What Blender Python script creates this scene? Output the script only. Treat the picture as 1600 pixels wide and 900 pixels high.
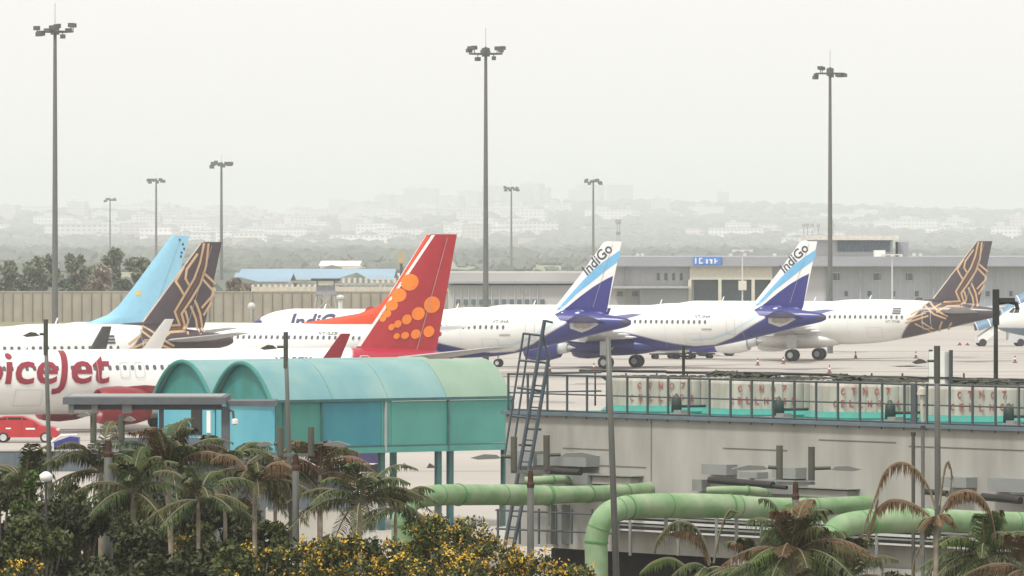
import bpy, bmesh, math, random
import numpy as np
from mathutils import Vector, Matrix
from mathutils.geometry import tessellate_polygon
random.seed(7)
for o in list(bpy.data.objects): bpy.data.objects.remove(o)
SC = bpy.context.scene
COL = SC.collection
R = math.radians
# ---------------------------------------------------------------- camera, sky, sun, exposure
HAZE = .000145
F = 10000.0; HZ = 373.0; CZ = 12.0
cd = bpy.data.cameras.new('camera'); cam = bpy.data.objects.new('camera', cd); COL.objects.link(cam)
cam.location = (0, 0, CZ); cam.rotation_euler = (R(90), 0, 0)
cd.sensor_width = 36; cd.lens = 36 * F / 1600; cd.shift_y = -(450 - HZ) / 1600
cd.clip_start = 1; cd.clip_end = 40000
SC.camera = cam
SUN_EL, SUN_AZ = 60, 212          # azimuth measured from +y clockwise: behind the camera, to its left
w = bpy.data.worlds.new('World'); SC.world = w; w.use_nodes = True
nt = w.node_tree; bg = nt.nodes['Background']
sky = nt.nodes.new('ShaderNodeTexSky'); sky.sky_type = 'NISHITA'; sky.sun_disc = False
sky.sun_elevation = R(SUN_EL); sky.sun_rotation = R(SUN_AZ); sky.dust_density = 6; sky.air_density = 1.0; sky.ozone_density = 1
hs = nt.nodes.new('ShaderNodeHueSaturation'); hs.inputs['Saturation'].default_value = 0.25
mx = nt.nodes.new('ShaderNodeMixRGB'); mx.inputs[0].default_value = 0.82
mx.inputs[2].default_value = (11.5, 11.25, 10.6, 1)      # even bright overcast layer
nt.links.new(sky.outputs[0], hs.inputs['Color']); nt.links.new(hs.outputs[0], mx.inputs[1])
nt.links.new(mx.outputs[0], bg.inputs[0]); bg.inputs[1].default_value = 0.1
sd = bpy.data.lights.new('sun', 'SUN'); so = bpy.data.objects.new('sun', sd); COL.objects.link(so)
sd.energy = 2.6; sd.angle = R(8); sd.color = (1, .965, .9)
az = R(SUN_AZ); el = R(SUN_EL)
sdir = Vector((math.sin(az) * math.cos(el), math.cos(az) * math.cos(el), math.sin(el)))
so.rotation_euler = sdir.to_track_quat('Z', 'Y').to_euler(); so.location = (0, -50, 300)
SC.view_settings.view_transform = 'Standard'; SC.view_settings.look = 'None'
SC.view_settings.gamma = 1; SC.view_settings.exposure = 0.1
SC.render.engine = 'CYCLES'
SC.cycles.max_bounces = 6; SC.cycles.volume_bounces = 1

def X(px, d): return (px - 800) / F * d
def Z(py, d): return CZ - (py - HZ) / F * d
def P(px, py, d): return Vector((X(px, d), d, Z(py, d)))

# ---------------------------------------------------------------- materials
MATS = {}
def mat(name, c, rough=.6, var=.12, scale=2.0, metal=0., bump=0., c2=None, wave=None, stretch=(1, 1, 1), spec=.5):
    if name in MATS: return MATS[name]
    m = bpy.data.materials.new(name); m.use_nodes = True; MATS[name] = m
    n = m.node_tree; b = n.nodes['Principled BSDF']; L = n.links.new
    b.inputs['Roughness'].default_value = rough; b.inputs['Metallic'].default_value = metal
    b.inputs['Specular IOR Level'].default_value = spec
    tc = n.nodes.new('ShaderNodeTexCoord'); mp = n.nodes.new('ShaderNodeMapping'); L(tc.outputs['Object'], mp.inputs[0])
    mp.inputs['Scale'].default_value = stretch
    no = n.nodes.new('ShaderNodeTexNoise'); no.inputs['Scale'].default_value = scale; no.inputs['Detail'].default_value = 5
    L(mp.outputs[0], no.inputs['Vector'])
    rp = n.nodes.new('ShaderNodeValToRGB'); rp.color_ramp.elements[0].position = .3; rp.color_ramp.elements[1].position = .7
    a = [max(0, v * (1 - var)) for v in c]; d = [min(1, v * (1 + var)) for v in c] if c2 is None else list(c2)
    if c2 is not None: a = list(c)
    rp.color_ramp.elements[0].color = (*a, 1); rp.color_ramp.elements[1].color = (*d, 1)
    L(no.outputs[0], rp.inputs[0]); L(rp.outputs[0], b.inputs['Base Color'])
    if bump:
        bp = n.nodes.new('ShaderNodeBump'); bp.inputs['Strength'].default_value = bump; bp.inputs['Distance'].default_value = .05
        L(no.outputs[0], bp.inputs['Height']); L(bp.outputs[0], b.inputs['Normal'])
    return m
def mat_attr(name, rough=.3):
    if name in MATS: return MATS[name]
    m = bpy.data.materials.new(name); m.use_nodes = True; MATS[name] = m
    n = m.node_tree; b = n.nodes['Principled BSDF']; L = n.links.new
    at = n.nodes.new('ShaderNodeAttribute'); at.attribute_name = 'paint'
    tc = n.nodes.new('ShaderNodeTexCoord')
    no = n.nodes.new('ShaderNodeTexNoise'); no.inputs['Scale'].default_value = .8; no.inputs['Detail'].default_value = 6
    L(tc.outputs['Object'], no.inputs['Vector'])
    rp = n.nodes.new('ShaderNodeMapRange'); rp.inputs[3].default_value = .9; rp.inputs[4].default_value = 1.02
    L(no.outputs[0], rp.inputs[0])
    mu = n.nodes.new('ShaderNodeVectorMath'); mu.operation = 'SCALE'
    L(at.outputs['Color'], mu.inputs[0]); L(rp.outputs[0], mu.inputs['Scale']); L(mu.outputs[0], b.inputs['Base Color'])
    b.inputs['Roughness'].default_value = rough
    return m
def mat_leaf(name, c, c2, scale=.8):
    m = mat(name, c, .65, c2=c2, scale=scale, spec=.25)
    m.node_tree.nodes['Principled BSDF'].inputs['Transmission Weight'].default_value = 0
    return m
WHITE = (.80, .80, .78)
M_white = mat('white_paint', WHITE, .35, .03)
M_grey = mat('grey_metal', (.36, .37, .38), .5, .12)
M_lgrey = mat('light_grey_metal', (.55, .56, .56), .45, .08)
M_dark = mat('dark_metal', (.045, .045, .045), .5, .3)
M_black = mat('black_rubber', (.02, .02, .022), .8, .2)
M_glass = mat('dark_glass', (.02, .025, .03), .12, .1)
M_winglass = mat('cabin_window', (.10, .11, .13), .2, .1)
M_red = mat('red_paint', (.40, .018, .028), .38, .08)
M_dred = mat('dark_red_paint', (.30, .018, .03), .4, .08)
M_ored = mat('orange_red_paint', (.68, .07, .02), .38, .08)
M_orange = mat('orange_paint', (.85, .22, .02), .4, .05)
M_indigo = mat('indigo_paint', (.028, .03, .20), .35, .08)
M_sky = mat('sky_blue_paint', (.17, .45, .70), .4, .05)
M_paleblue = mat('pale_blue_paint', (.30, .60, .78), .4, .04)
M_aub = mat('aubergine_paint', (.065, .048, .058), .4, .08)
M_gold = mat('gold_paint', (.52, .35, .20), .45, .08)
M_brown = mat('brown_paint', (.13, .065, .045), .4, .06)
M_text = mat('dark_lettering', (.07, .07, .09), .5, .1)
M_conc = mat('concrete', (.50, .47, .42), .85, .15, scale=.7, bump=.2)

# ---------------------------------------------------------------- mesh helpers
def tag(o, label=None, cat=None, group=None, kind=None):
    if label: o['label'] = label
    if cat: o['category'] = cat
    if group: o['group'] = group
    if kind: o['kind'] = kind
    return o
def empty(name, loc=(0, 0, 0), rz=0):
    o = bpy.data.objects.new(name, None); COL.objects.link(o); o.location = loc; o.rotation_euler = (0, 0, rz)
    o.empty_display_size = .2
    return o
def thing(name, label, cat, loc=(0, 0, 0), rz=0, group=None):
    return tag(empty(name, loc, rz), label, cat, group)
class MB:
    def __init__(s): s.v = []; s.f = []; s.smooth = False
    def add(s, vs, fs):
        b = len(s.v); s.v += [tuple(v) for v in vs]; s.f += [tuple(b + i for i in f) for f in fs]; return s
    def box(s, c, size, rz=0, ax=None):
        hx, hy, hz = size[0] / 2, size[1] / 2, size[2] / 2
        c = Vector(c)
        if ax is None:
            ca, sa = math.cos(rz), math.sin(rz); ax = (Vector((ca, sa, 0)), Vector((-sa, ca, 0)), Vector((0, 0, 1)))
        vs = [c + ax[0] * (i * hx) + ax[1] * (j * hy) + ax[2] * (k * hz) for k in (-1, 1) for j in (-1, 1) for i in (-1, 1)]
        return s.add(vs, [(0, 2, 3, 1), (4, 5, 7, 6), (0, 1, 5, 4), (2, 6, 7, 3), (0, 4, 6, 2), (1, 3, 7, 5)])
    def tube(s, pts, r, n=10, caps=True):
        pts = [Vector(p) for p in pts]; k = len(pts)
        rs = r if isinstance(r, (list, tuple)) else [r] * k
        vs = []; prev = None
        for i, p in enumerate(pts):
            t = (pts[min(i + 1, k - 1)] - pts[max(i - 1, 0)])
            t = t.normalized() if t.length > 1e-9 else Vector((0, 0, 1))
            if prev is None:
                u = t.cross(Vector((0, 0, 1)));
                if u.length < .01: u = t.cross(Vector((1, 0, 0)))
            else: u = prev - t * prev.dot(t)
            u.normalize(); prev = u; v = t.cross(u)
            vs += [p + (u * math.cos(2 * math.pi * j / n) + v * math.sin(2 * math.pi * j / n)) * rs[i] for j in range(n)]
        fs = [(i * n + j, i * n + (j + 1) % n, (i + 1) * n + (j + 1) % n, (i + 1) * n + j) for i in range(k - 1) for j in range(n)]
        if caps: fs += [tuple(range(n - 1, -1, -1)), tuple((k - 1) * n + j for j in range(n))]
        return s.add(vs, fs)
    def lathe(s, prof, o=(0, 0, 0), axis='z', n=24):
        vs = []; o = Vector(o)
        for a, r in prof:
            for j in range(n):
                c, q = math.cos(2 * math.pi * j / n) * r, math.sin(2 * math.pi * j / n) * r
                vs.append(o + (Vector((c, q, a)) if axis == 'z' else Vector((a, c, q)) if axis == 'x' else Vector((c, a, q))))
        k = len(prof)
        fs = [(i * n + j, i * n + (j + 1) % n, (i + 1) * n + (j + 1) % n, (i + 1) * n + j) for i in range(k - 1) for j in range(n)]
        return s.add(vs, fs)
    def prism(s, poly, a, b, axis='y'):
        """poly in the two other axes, extruded from a to b"""
        n = len(poly)
        def m(p, t): return (p[0], t, p[1]) if axis == 'y' else (t, p[0], p[1]) if axis == 'x' else (p[0], p[1], t)
        vs = [m(p, a) for p in poly] + [m(p, b) for p in poly]
        tris = tessellate_polygon([[Vector((p[0], p[1], 0)) for p in poly]])
        fs = [tuple(t) for t in tris] + [tuple(i + n for i in reversed(t)) for t in tris]
        fs += [(i, (i + 1) % n, (i + 1) % n + n, i + n) for i in range(n)]
        return s.add(vs, fs)
    def build(s, name, m, parent=None, smooth=None, label=None, auto=False):
        me = bpy.data.meshes.new(name); me.from_pydata(s.v, [], s.f); me.update()
        bm = bmesh.new(); bm.from_mesh(me); bmesh.ops.recalc_face_normals(bm, faces=bm.faces); bm.to_mesh(me); bm.free()
        me.materials.append(m)
        if smooth: me.shade_smooth()
        if auto: me.set_sharp_from_angle(angle=R(40)) if hasattr(me, 'set_sharp_from_angle') else None
        o = bpy.data.objects.new(name, me); COL.objects.link(o)
        if parent: o.parent = parent
        if label: o['label'] = label
        return o
def copy_tree(o, parent=None):
    c = o.copy(); COL.objects.link(c); c.parent = parent
    for ch in list(o.children): copy_tree(ch, c)
    return c
def struct(o): o['kind'] = 'structure'; return o
def pchip(xs, ys, q):
    xs = np.array(xs, float); ys = np.array(ys, float); h = np.diff(xs); d = np.diff(ys) / h
    m = np.zeros(len(xs)); m[0] = d[0]; m[-1] = d[-1]
    for i in range(1, len(xs) - 1): m[i] = 0 if d[i - 1] * d[i] <= 0 else 2 * d[i - 1] * d[i] / (d[i - 1] + d[i])
    q = np.clip(np.asarray(q, float), xs[0], xs[-1]); i = np.clip(np.searchsorted(xs, q) - 1, 0, len(h) - 1)
    t = (q - xs[i]) / h[i]
    return (2*t**3 - 3*t**2 + 1) * ys[i] + (t**3 - 2*t**2 + t) * h[i] * m[i] + (-2*t**3 + 3*t**2) * ys[i+1] + (t**3 - t**2) * h[i] * m[i+1]
def text_tris(s, shear=0, offset=0., spacing=1.):
    """triangles (list of 2D triples) of a text, with its bounding box"""
    c = bpy.data.curves.new('t', 'FONT'); c.body = s; c.size = 1; c.shear = shear; c.offset = offset; c.space_character = spacing
    c.resolution_u = 3
    o = bpy.data.objects.new('t', c); COL.objects.link(o); dg = bpy.context.evaluated_depsgraph_get()
    me = bpy.data.meshes.new_from_object(o.evaluated_get(dg)); me.calc_loop_triangles()
    tr = [[tuple(me.vertices[i].co[:2]) for i in t.vertices] for t in me.loop_triangles]
    bpy.data.objects.remove(o); bpy.data.curves.remove(c); bpy.data.meshes.remove(me)
    return tr
def bbox(tr):
    a = [p for t in tr for p in t]; return min(p[0] for p in a), min(p[1] for p in a), max(p[0] for p in a), max(p[1] for p in a)
def flat_text(name, s, m, parent, org, ux, uz, w=None, h=None, off=.01, n=None, **k):
    """text on a plane: org lower left, ux right, uz up"""
    tr = text_tris(s, **k); x0, y0, x1, y1 = bbox(tr)
    sx = w / (x1 - x0) if w else h / (y1 - y0); sy = h / (y1 - y0) if h else sx
    nn = (n or ux.cross(uz)).normalized(); mb = MB()
    for t in tr:
        mb.add([org + ux * ((p[0] - x0) * sx) + uz * ((p[1] - y0) * sy) + nn * off for p in t], [(0, 1, 2)])
    return mb.build(name, m, parent)

# ---------------------------------------------------------------- airliners
SPEC = {
 'narrow': dict(L=37.57, st=[(0,3.1,.04,.04),(.12,3.1,.3,.32),(.5,3.16,.62,.68),(1.3,3.32,1.05,1.1),(2.5,3.52,1.45,1.55),(4,3.68,1.8,1.93),(6,3.75,1.975,2.1),
      (20,3.75,1.975,2.1),(22,3.82,1.975,2.2),(24.5,3.9,1.95,2.15),(28,4.15,1.8,1.85),(32,4.5,1.3,1.32),(35.3,4.72,.75,.75),(37.2,4.78,.36,.38),(37.57,4.78,.2,.2)],
   wing=dict(x=12.2, z=2.75, cr=7.0, kx=(6.4, 15.6, 4.3), tip=(16.6, 20.9, 1.6), dih=.085, wl=2.4),
   eng=dict(x=10.3, y=5.75, z=1.95, s=1.0), gear=17.4, gy=3.8, ng=5.0, wz=4.35),
 'twin': dict(L=38.0, st=[(0,2.6,.04,.04),(.12,2.6,.28,.3),(.5,2.66,.56,.62),(1.3,2.82,1.0,1.05),(2.5,2.98,1.4,1.5),(4,3.1,1.72,1.87),(5.5,3.14,1.88,2.0),
      (23,3.14,1.88,2.0),(28,3.42,1.72,1.68),(32,3.85,1.3,1.25),(35.5,4.2,.8,.78),(37.6,4.35,.4,.36),(38,4.35,.15,.15)],
   wing=dict(x=13.0, z=2.1, cr=7.2, kx=(5.6, 16.3, 4.4), tip=(16.9, 21.6, 1.6), dih=.10, wl=2.5),
   eng=dict(x=11.9, y=4.85, z=1.75, s=.98), gear=19.3, gy=2.9, ng=4.2, wz=4.02)}
class Jet:
    def __init__(s, kind, tip_px, d_tip, psi, label, L=None, scale=1.0, cat='airliner'):
        sp = SPEC[kind]; s.sp = sp; s.kind = kind; s.psi = R(psi); s.L = sp['L']; s.c = math.cos(s.psi); s.s = math.sin(s.psi)
        s.Dn = d_tip - s.L * s.s; s.Xn = X(tip_px, d_tip) - s.L * s.c
        s.xs = [a[0] for a in sp['st']]
        s.root = thing('airliner', label, cat, (s.Xn, s.Dn, 0), s.psi, 'airliners parked side by side on the apron')
        s.dec = 0
    def loc(s, px, py, y=0.):
        """pixel -> (x, z) on the aircraft's own plane y"""
        u = (px - 800) / F; X0 = s.Xn - y * s.s; D0 = s.Dn + y * s.c
        x = (u * D0 - X0) / (s.c - u * s.s); D = D0 + x * s.s
        return x, Z(py, D)
    def locs(s, pts, y=0.): return [s.loc(*p, y) for p in pts]
    def prof(s, x):
        st = s.sp['st']
        return [pchip(s.xs, [a[k] for a in st], x) for k in (1, 2, 3)]
    def fus_y(s, x, z):
        zc, hw, hh = [float(v) for v in s.prof(np.array([x]))[0:3]] if False else [float(v[0]) for v in s.prof(np.array([x]))]
        if x < 0 or x > s.L: return 0.
        q = (z - zc) / hh
        return hw * math.sqrt(1 - q * q) if abs(q) < 1 else 0.
    def set_fin(s, le, te):
        """le, te: lists of (x, z) from bottom to top"""
        s.le = le; s.te = te
    def fin_edges(s, z):
        return float(np.interp(z, [p[1] for p in s.le], [p[0] for p in s.le])), float(np.interp(z, [p[1] for p in s.te], [p[0] for p in s.te]))
    def fin_y(s, x, z):
        if z > s.le[-1][1] + .05: return 0.
        a, b = s.fin_edges(z); c = b - a
        if x < a or x > b: return 0.
        f = (x - a) / c; cc = min(c, 6)
        return .045 * cc * (math.sin(f / .3 * math.pi / 2) if f < .3 else (1 - f) / .7) + .004
    def surf(s, x, z): return max(s.fus_y(x, z), s.fin_y(x, z))
    def build_fus(s, paint):
        xs = sorted(set(list(np.arange(0, 6, .15)) + list(np.arange(6, s.L, .11)) + [s.L])); n = 112
        zc, hw, hh = s.prof(np.array(xs)); V = []; Cc = []
        for i, x in enumerate(xs):
            for j in range(n):
                a = 2 * math.pi * j / n; y = hw[i] * math.sin(a); z = zc[i] - hh[i] * math.cos(a)
                V.append((x, y, z)); Cc.append((*paint(x, y, z), 1))
        k = len(xs)
        fs = [(i * n + j, (i + 1) * n + j, (i + 1) * n + (j + 1) % n, i * n + (j + 1) % n) for i in range(k - 1) for j in range(n)]
        fs += [tuple(range(n)), tuple((k - 1) * n + j for j in range(n - 1, -1, -1))]
        me = bpy.data.meshes.new('fuselage'); me.from_pydata(V, [], fs); me.update()
        at = me.color_attributes.new('paint', 'FLOAT_COLOR', 'POINT'); at.data.foreach_set('color', np.array(Cc, dtype=np.float32).ravel())
        me.shade_smooth(); me.materials.append(mat_attr('livery_paint'))
        o = bpy.data.objects.new('fuselage', me); COL.objects.link(o); o.parent = s.root; s.fus = o
        return o
    def build_fin(s, m):
        zs = sorted(set([p[1] for p in s.le] + list(np.linspace(s.le[0][1], s.le[-1][1], 14))))
        fr = [0, .03, .08, .16, .3, .5, .75, 1]; mb = MB(); V = []
        for z in zs:
            a, b = s.fin_edges(z)
            for f in fr: V.append((a + (b - a) * f, -s.fin_y(a + (b - a) * f, z), z))
            for f in fr[-1::-1]: V.append((a + (b - a) * f, s.fin_y(a + (b - a) * f, z), z))
        n = 2 * len(fr); k = len(zs)
        fs = [(i * n + j, i * n + (j + 1) % n, (i + 1) * n + (j + 1) % n, (i + 1) * n + j) for i in range(k - 1) for j in range(n)]
        fs += [tuple(range(n)), tuple((k - 1) * n + j for j in range(n))]
        mb.add(V, fs); s.fin = mb.build('tail_fin', m, s.root, smooth=True, auto=True); return s.fin
    def wrap(s, name, tris, m, parent=None, off=None, label=None, step=.35):
        """2D triangles (x, z) laid on the near side of the aircraft as a thin skin"""
        if off is None: s.dec += 1; off = .012 + .0025 * s.dec
        bm = bmesh.new()
        for t in tris:
            vs = [bm.verts.new((p[0], 0, p[1])) for p in t]
            try: bm.faces.new(vs)
            except ValueError: pass
        bmesh.ops.remove_doubles(bm, verts=bm.verts, dist=1e-4)
        xs = [v.co.x for v in bm.verts]; zs = [v.co.z for v in bm.verts]
        for lo, hi, no in ((min(zs), max(zs), (0, 0, 1)), (min(xs), max(xs), (1, 0, 0))):
            st = step if no[0] else step * .5
            q = lo + st
            while q < hi:
                bmesh.ops.bisect_plane(bm, geom=bm.verts[:] + bm.edges[:] + bm.faces[:], plane_co=(q * no[0], 0, q * no[2]), plane_no=no); q += st
        for v in bm.verts: v.co.y = -s.surf(v.co.x, v.co.z) - off
        me = bpy.data.meshes.new(name); bmesh.ops.triangulate(bm, faces=bm.faces); bm.to_mesh(me); bm.free(); me.materials.append(m)
        o = bpy.data.objects.new(name, me); COL.objects.link(o); o.parent = parent or s.root
        if label: o['label'] = label
        return o
    def poly(s, name, pts, m, parent=None, px=True, **k):
        if px: pts = s.locs(pts)
        tr = tessellate_polygon([[Vector((p[0], p[1], 0)) for p in pts]])
        return s.wrap(name, [[pts[i] for i in t] for t in tr], m, parent, **k)
    def strokes(s, name, lines, wd, m, parent=None):
        tris = []
        for L in lines:
            L = [Vector((*p, 0)) for p in L]; q = []
            for i, p in enumerate(L):
                d1 = (L[i] - L[i - 1]).normalized() if i else (L[1] - L[0]).normalized()
                d2 = (L[i + 1] - L[i]).normalized() if i < len(L) - 1 else d1
                t = (d1 + d2).normalized(); nn = Vector((-t.y, t.x, 0)); k = 1 / max(.5, nn.dot(Vector((-d1.y, d1.x, 0))))
                q.append(((p + nn * wd * k / 2)[:2], (p - nn * wd * k / 2)[:2]))
            for i in range(len(q) - 1):
                a, b, c, d = q[i][0], q[i][1], q[i + 1][1], q[i + 1][0]; tris += [[a, b, c], [a, c, d]]
        return s.wrap(name, tris, m, parent)
    def text(s, name, body, m, p0, w=None, h=None, rot=0., parent=None, **k):
        tr = text_tris(body, **k); x0, y0, x1, y1 = bbox(tr)
        sx = w / (x1 - x0) if w else h / (y1 - y0); sy = h / (y1 - y0) if h else sx
        c, q = math.cos(rot), math.sin(rot)
        f = lambda p: (p0[0] + (p[0] - x0) * sx * c - (p[1] - y0) * sy * q, p0[1] + (p[0] - x0) * sx * q + (p[1] - y0) * sy * c)
        return s.wrap(name, [[f(p) for p in t] for t in tr], m, parent, step=.3)
    def windows(s, x0, x1, pitch, skip=()):
        z = s.sp['wz']; x = x0; k = 0; me = None
        zc, hw, hh = [float(v[0]) for v in s.prof(np.array([15.]))]
        pts = [(.115 * math.copysign(abs(math.cos(a)) ** .6, math.cos(a)), .17 * math.copysign(abs(math.sin(a)) ** .6, math.sin(a))) for a in [2 * math.pi * i / 12 for i in range(12)]]
        while x < x1:
            if not any(a <= x <= b for a, b in skip):
                if me is None:
                    mb = MB(); mb.add([(px, 0, pz) for px, pz in pts], [tuple(range(12))]); o = mb.build('window', M_winglass, s.root); me = o.data
                else: o = bpy.data.objects.new('window', me); COL.objects.link(o); o.parent = s.root
                y = s.fus_y(x, z); q = (z - zc) / hh
                o.location = (x, -y - .02, z); o.rotation_euler = (-math.asin(q) * .9, 0, 0)
            x += pitch
    def door(s, xc, w=.85, zb=2.95, zt=4.75, m=None):
        r = .12; xa, xb = xc - w / 2, xc + w / 2
        out = [(xa, zb + r), (xa, zt - r), (xa + r, zt), (xb - r, zt), (xb, zt - r), (xb, zb + r), (xb - r, zb), (xa + r, zb), (xa, zb + r)]
        return s.strokes('door', [out], .045, m or M_lgrey)
    def surface(s, name, secs, m, parent=None):
        """secs: (y, xle, chord, z, thickness, cant)"""
        fr = [(0, 0), (.02, .25), (.1, .7), (.3, 1), (.6, .75), (1, .06)]; V = []; n = 11
        for y, xl, ch, z, th, ca in secs:
            sec = [(f, t) for f, t in fr] + [(f, -t * .7) for f, t in fr[-1:0:-1]]
            for f, t in sec:
                o = t * th * ch / 2; V.append((xl + f * ch, y - o * math.sin(ca), z + o * math.cos(ca)))
        k = len(secs); fs = [(i * n + j, i * n + (j + 1) % n, (i + 1) * n + (j + 1) % n, (i + 1) * n + j) for i in range(k - 1) for j in range(n)]
        fs += [tuple(range(n)), tuple((k - 1) * n + j for j in range(n))]
        return MB().add(V, fs).build(name, m, parent or s.root, smooth=True, auto=True)
    def build_wings(s, mw, mwl, mnac, mstab, nac_parts=True, shift=(0, 0), wl=None, mpyl=None, far=None):
        W = s.sp['wing']; E = s.sp['eng']
        for sd in (-1, 1):
            sh = shift[0] if sd < 0 else shift[1]; ty, tx, tc = W['tip']; tx += sh; ky, kx, kc = W['kx']
            z = lambda y: W['z'] + y * W['dih']
            w_ = s.surface('wing', [(sd * 1.2, W['x'], W['cr'], W['z'], .14, 0), (sd * ky, kx + sh * .3, kc, z(ky), .12, 0), (sd * ty, tx, tc, z(ty), .1, 0)], mw)
            H = wl or W['wl']; zt = z(ty)
            s.surface('winglet', [(sd * ty, tx, tc, zt, .1, 0), (sd * (ty + .35), tx + .35, tc * .9, zt + .25, .1, sd * .9), (sd * (ty + .85), tx + 1.9, tc * .42, zt + H, .09, sd * 1.3)], (far or mwl) if sd > 0 else mwl, w_)
            for yy in (4.6, 8.2, 11.5):   # flap track fairings under the wing
                f = (yy - 1.2) / (ty - 1.2); te = W['x'] + W['cr'] + (tx + tc - W['x'] - W['cr']) * f
                MB().lathe([(-2.2, .02), (-1.6, .16), (-.6, .2), (.4, .12), (.9, .01)], (te, sd * yy, z(yy) - .2), 'x', 10).build('flap_fairing', M_lgrey, w_, smooth=True)
            ex, ey, ez, k = E['x'], sd * E['y'], E['z'], E['s']
            e = MB().lathe([(.9, .3), (.7, .86), (.12, .9), (.0, .97), (.06, 1.06), (.5, 1.17), (1.4, 1.22), (2.5, 1.12), (3.3, .9), (3.32, .86), (2.6, .82)], (ex, ey, ez), 'x', 32).build('engine', mnac, s.root, smooth=True)
            MB().lathe([(2.5, .66), (3.3, .62), (4.15, .45), (4.15, .4), (3.9, .36)], (ex, ey, ez), 'x', 24).build('nozzle', M_lgrey, e, smooth=True)
            MB().lathe([(3.4, .3), (4.2, .26), (4.9, .01)], (ex, ey, ez), 'x', 16).build('exhaust_cone', M_grey, e, smooth=True)
            MB().lathe([(.85, .0), (.86, .87), (.9, .0)], (ex, ey, ez), 'x', 24).build('fan', M_dark, e)
            MB().prism([(ex + 1.0, ez + 1.1), (ex + 3.6, ez + .7), (ex + 5.8, ez + .5), (ex + 6.2, ez + 1.0), (ex + 3.2, ez + 1.25)], ey - .18, ey + .18).build('pylon', mpyl or mnac, s.root)
            # tailplane
            L = s.L; a = L - 6.0 if s.kind == 'narrow' else L - 4.6; zz = 4.75 if s.kind == 'narrow' else 4.35
            s.surface('tailplane', [(sd * .4, a, 3.9, zz, .1, 0), (sd * (6.2 if s.kind == 'narrow' else 7.1), a + (3.3 if s.kind == 'narrow' else 4.6), 1.35, zz + (.65 if s.kind == 'narrow' else .85), .09, 0)], mstab)
    def build_gear(s, mn=M_lgrey):
        g = s.sp['gear']
        def wheel(par, x, y, r, w):
            t = MB().lathe([(-w / 2, r * .5), (-w / 2, r * .9), (-w * .3, r), (w * .3, r), (w / 2, r * .9), (w / 2, r * .5)], (x, y, r), 'y', 24).build('wheel', M_black, par, smooth=True)
            MB().lathe([(-w * .42, .001), (-w * .45, r * .52), (w * .45, r * .52), (w * .42, .001)], (x, y, r), 'y', 16).build('hub', M_lgrey, t)
        for sd in (-1, 1):
            st = MB().tube([(g, sd * s.sp['gy'], .58), (g, sd * s.sp['gy'], 2.6)], .14, 12).tube([(g, sd * s.sp['gy'], 1.4), (g, sd * 1.2, 2.2)], .07, 8)
            st.box((g, sd * (s.sp['gy'] + .22), 1.9), (1.0, .05, 1.3)).build('landing_gear', mn, s.root)
            for dy in (-.46, .46): wheel(s.root.children[-1], g, sd * s.sp['gy'] + dy, .585, .4)
        n = s.sp['ng']; st = MB().tube([(n, 0, .38), (n - .1, 0, 2.4)], .09, 10).box((n, 0, .38), (.1, .5, .1)).build('nose_gear', mn, s.root)
        for dy in (-.27, .27): wheel(st, n, dy, .38, .22)
        # belly fairing
        x0, x1, zc = (10.8, 21.8, 2.1) if s.kind == 'narrow' else (12.2, 21.5, 1.75)
        V = []; n = 24; k = 20
        for i in range(k + 1):
            f = i / k; r = max(.02, math.sin(math.pi * f) ** .45)
            for j in range(n): a = 2 * math.pi * j / n; V.append((x0 + (x1 - x0) * f, 2.15 * r * math.sin(a), zc - .95 * r * math.cos(a)))
        fs = [(i * n + j, i * n + (j + 1) % n, (i + 1) * n + (j + 1) % n, (i + 1) * n + j) for i in range(k) for j in range(n)]
        return MB().add(V, fs)
    def cockpit(s):
        z0 = 4.35 if s.kind == 'narrow' else 3.75
        def q(pts): s.poly('cockpit_window', pts, M_glass, px=False, step=.25)
        q([(1.75, z0 - .05), (2.35, z0 - .1), (2.55, z0 + .35), (2.2, z0 + .5)])
        q([(2.45, z0 - .1), (3.1, z0 - .05), (3.1, z0 + .45), (2.65, z0 + .42)])
    def details(s):
        a = s.te[0]; z0, z1 = max(s.te[0][1], s.te[1][1] if len(s.te) > 2 else 5.5) + .5, s.te[-1][1] - .25; pts = []
        for z in np.linspace(z0, z1, 5): l, t_ = s.fin_edges(z); pts.append((t_ - (1.35 - .11 * (z - 6)), z))
        s.strokes('rudder_hinge', [pts], .035, M_grey, s.fin)
        zb = 2.3 if s.kind == 'narrow' else 1.7
        for xc, w_ in ((8.6, 1.8), (25.2 if s.kind == 'narrow' else 26, 1.5)): s.strokes('cargo_door', [[(xc - w_ / 2, zb), (xc - w_ / 2, zb + 1.0), (xc + w_ / 2, zb + 1.0), (xc + w_ / 2, zb), (xc - w_ / 2, zb)]], .03, M_lgrey)
        for xc in (4.2, 13.2, 22.5, 30.0): 
            zc, hw, hh = [float(v[0]) for v in s.prof(np.array([xc]))]; s.strokes('skin_joint', [[(xc, zc - hh * .85), (xc, zc + hh * .93)]], .018, mat('joint_grey', (.60, .60, .59), .5))
    def antennas(s, xs):
        for x in xs:
            zc, hw, hh = [float(v[0]) for v in s.prof(np.array([x]))]; t = zc + hh
            MB().prism([(x, t - .05), (x + .12, t - .05), (x + .3, t + .42), (x + .2, t + .42)][::1], -.02, .02).build('antenna', M_white, s.root)

def lerp(a, b, t): return tuple(a[i] + (b[i] - a[i]) * t for i in range(3))
def sstep(v, w=.1): return min(1, max(0, .5 + v / w))
C_W = (.80, .80, .775); C_IND = (.028, .03, .20); C_LB = (.42, .66, .82); C_RED = (.40, .02, .05); C_AUB = (.065, .048, .058); C_GR = (.42, .41, .40)

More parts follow.
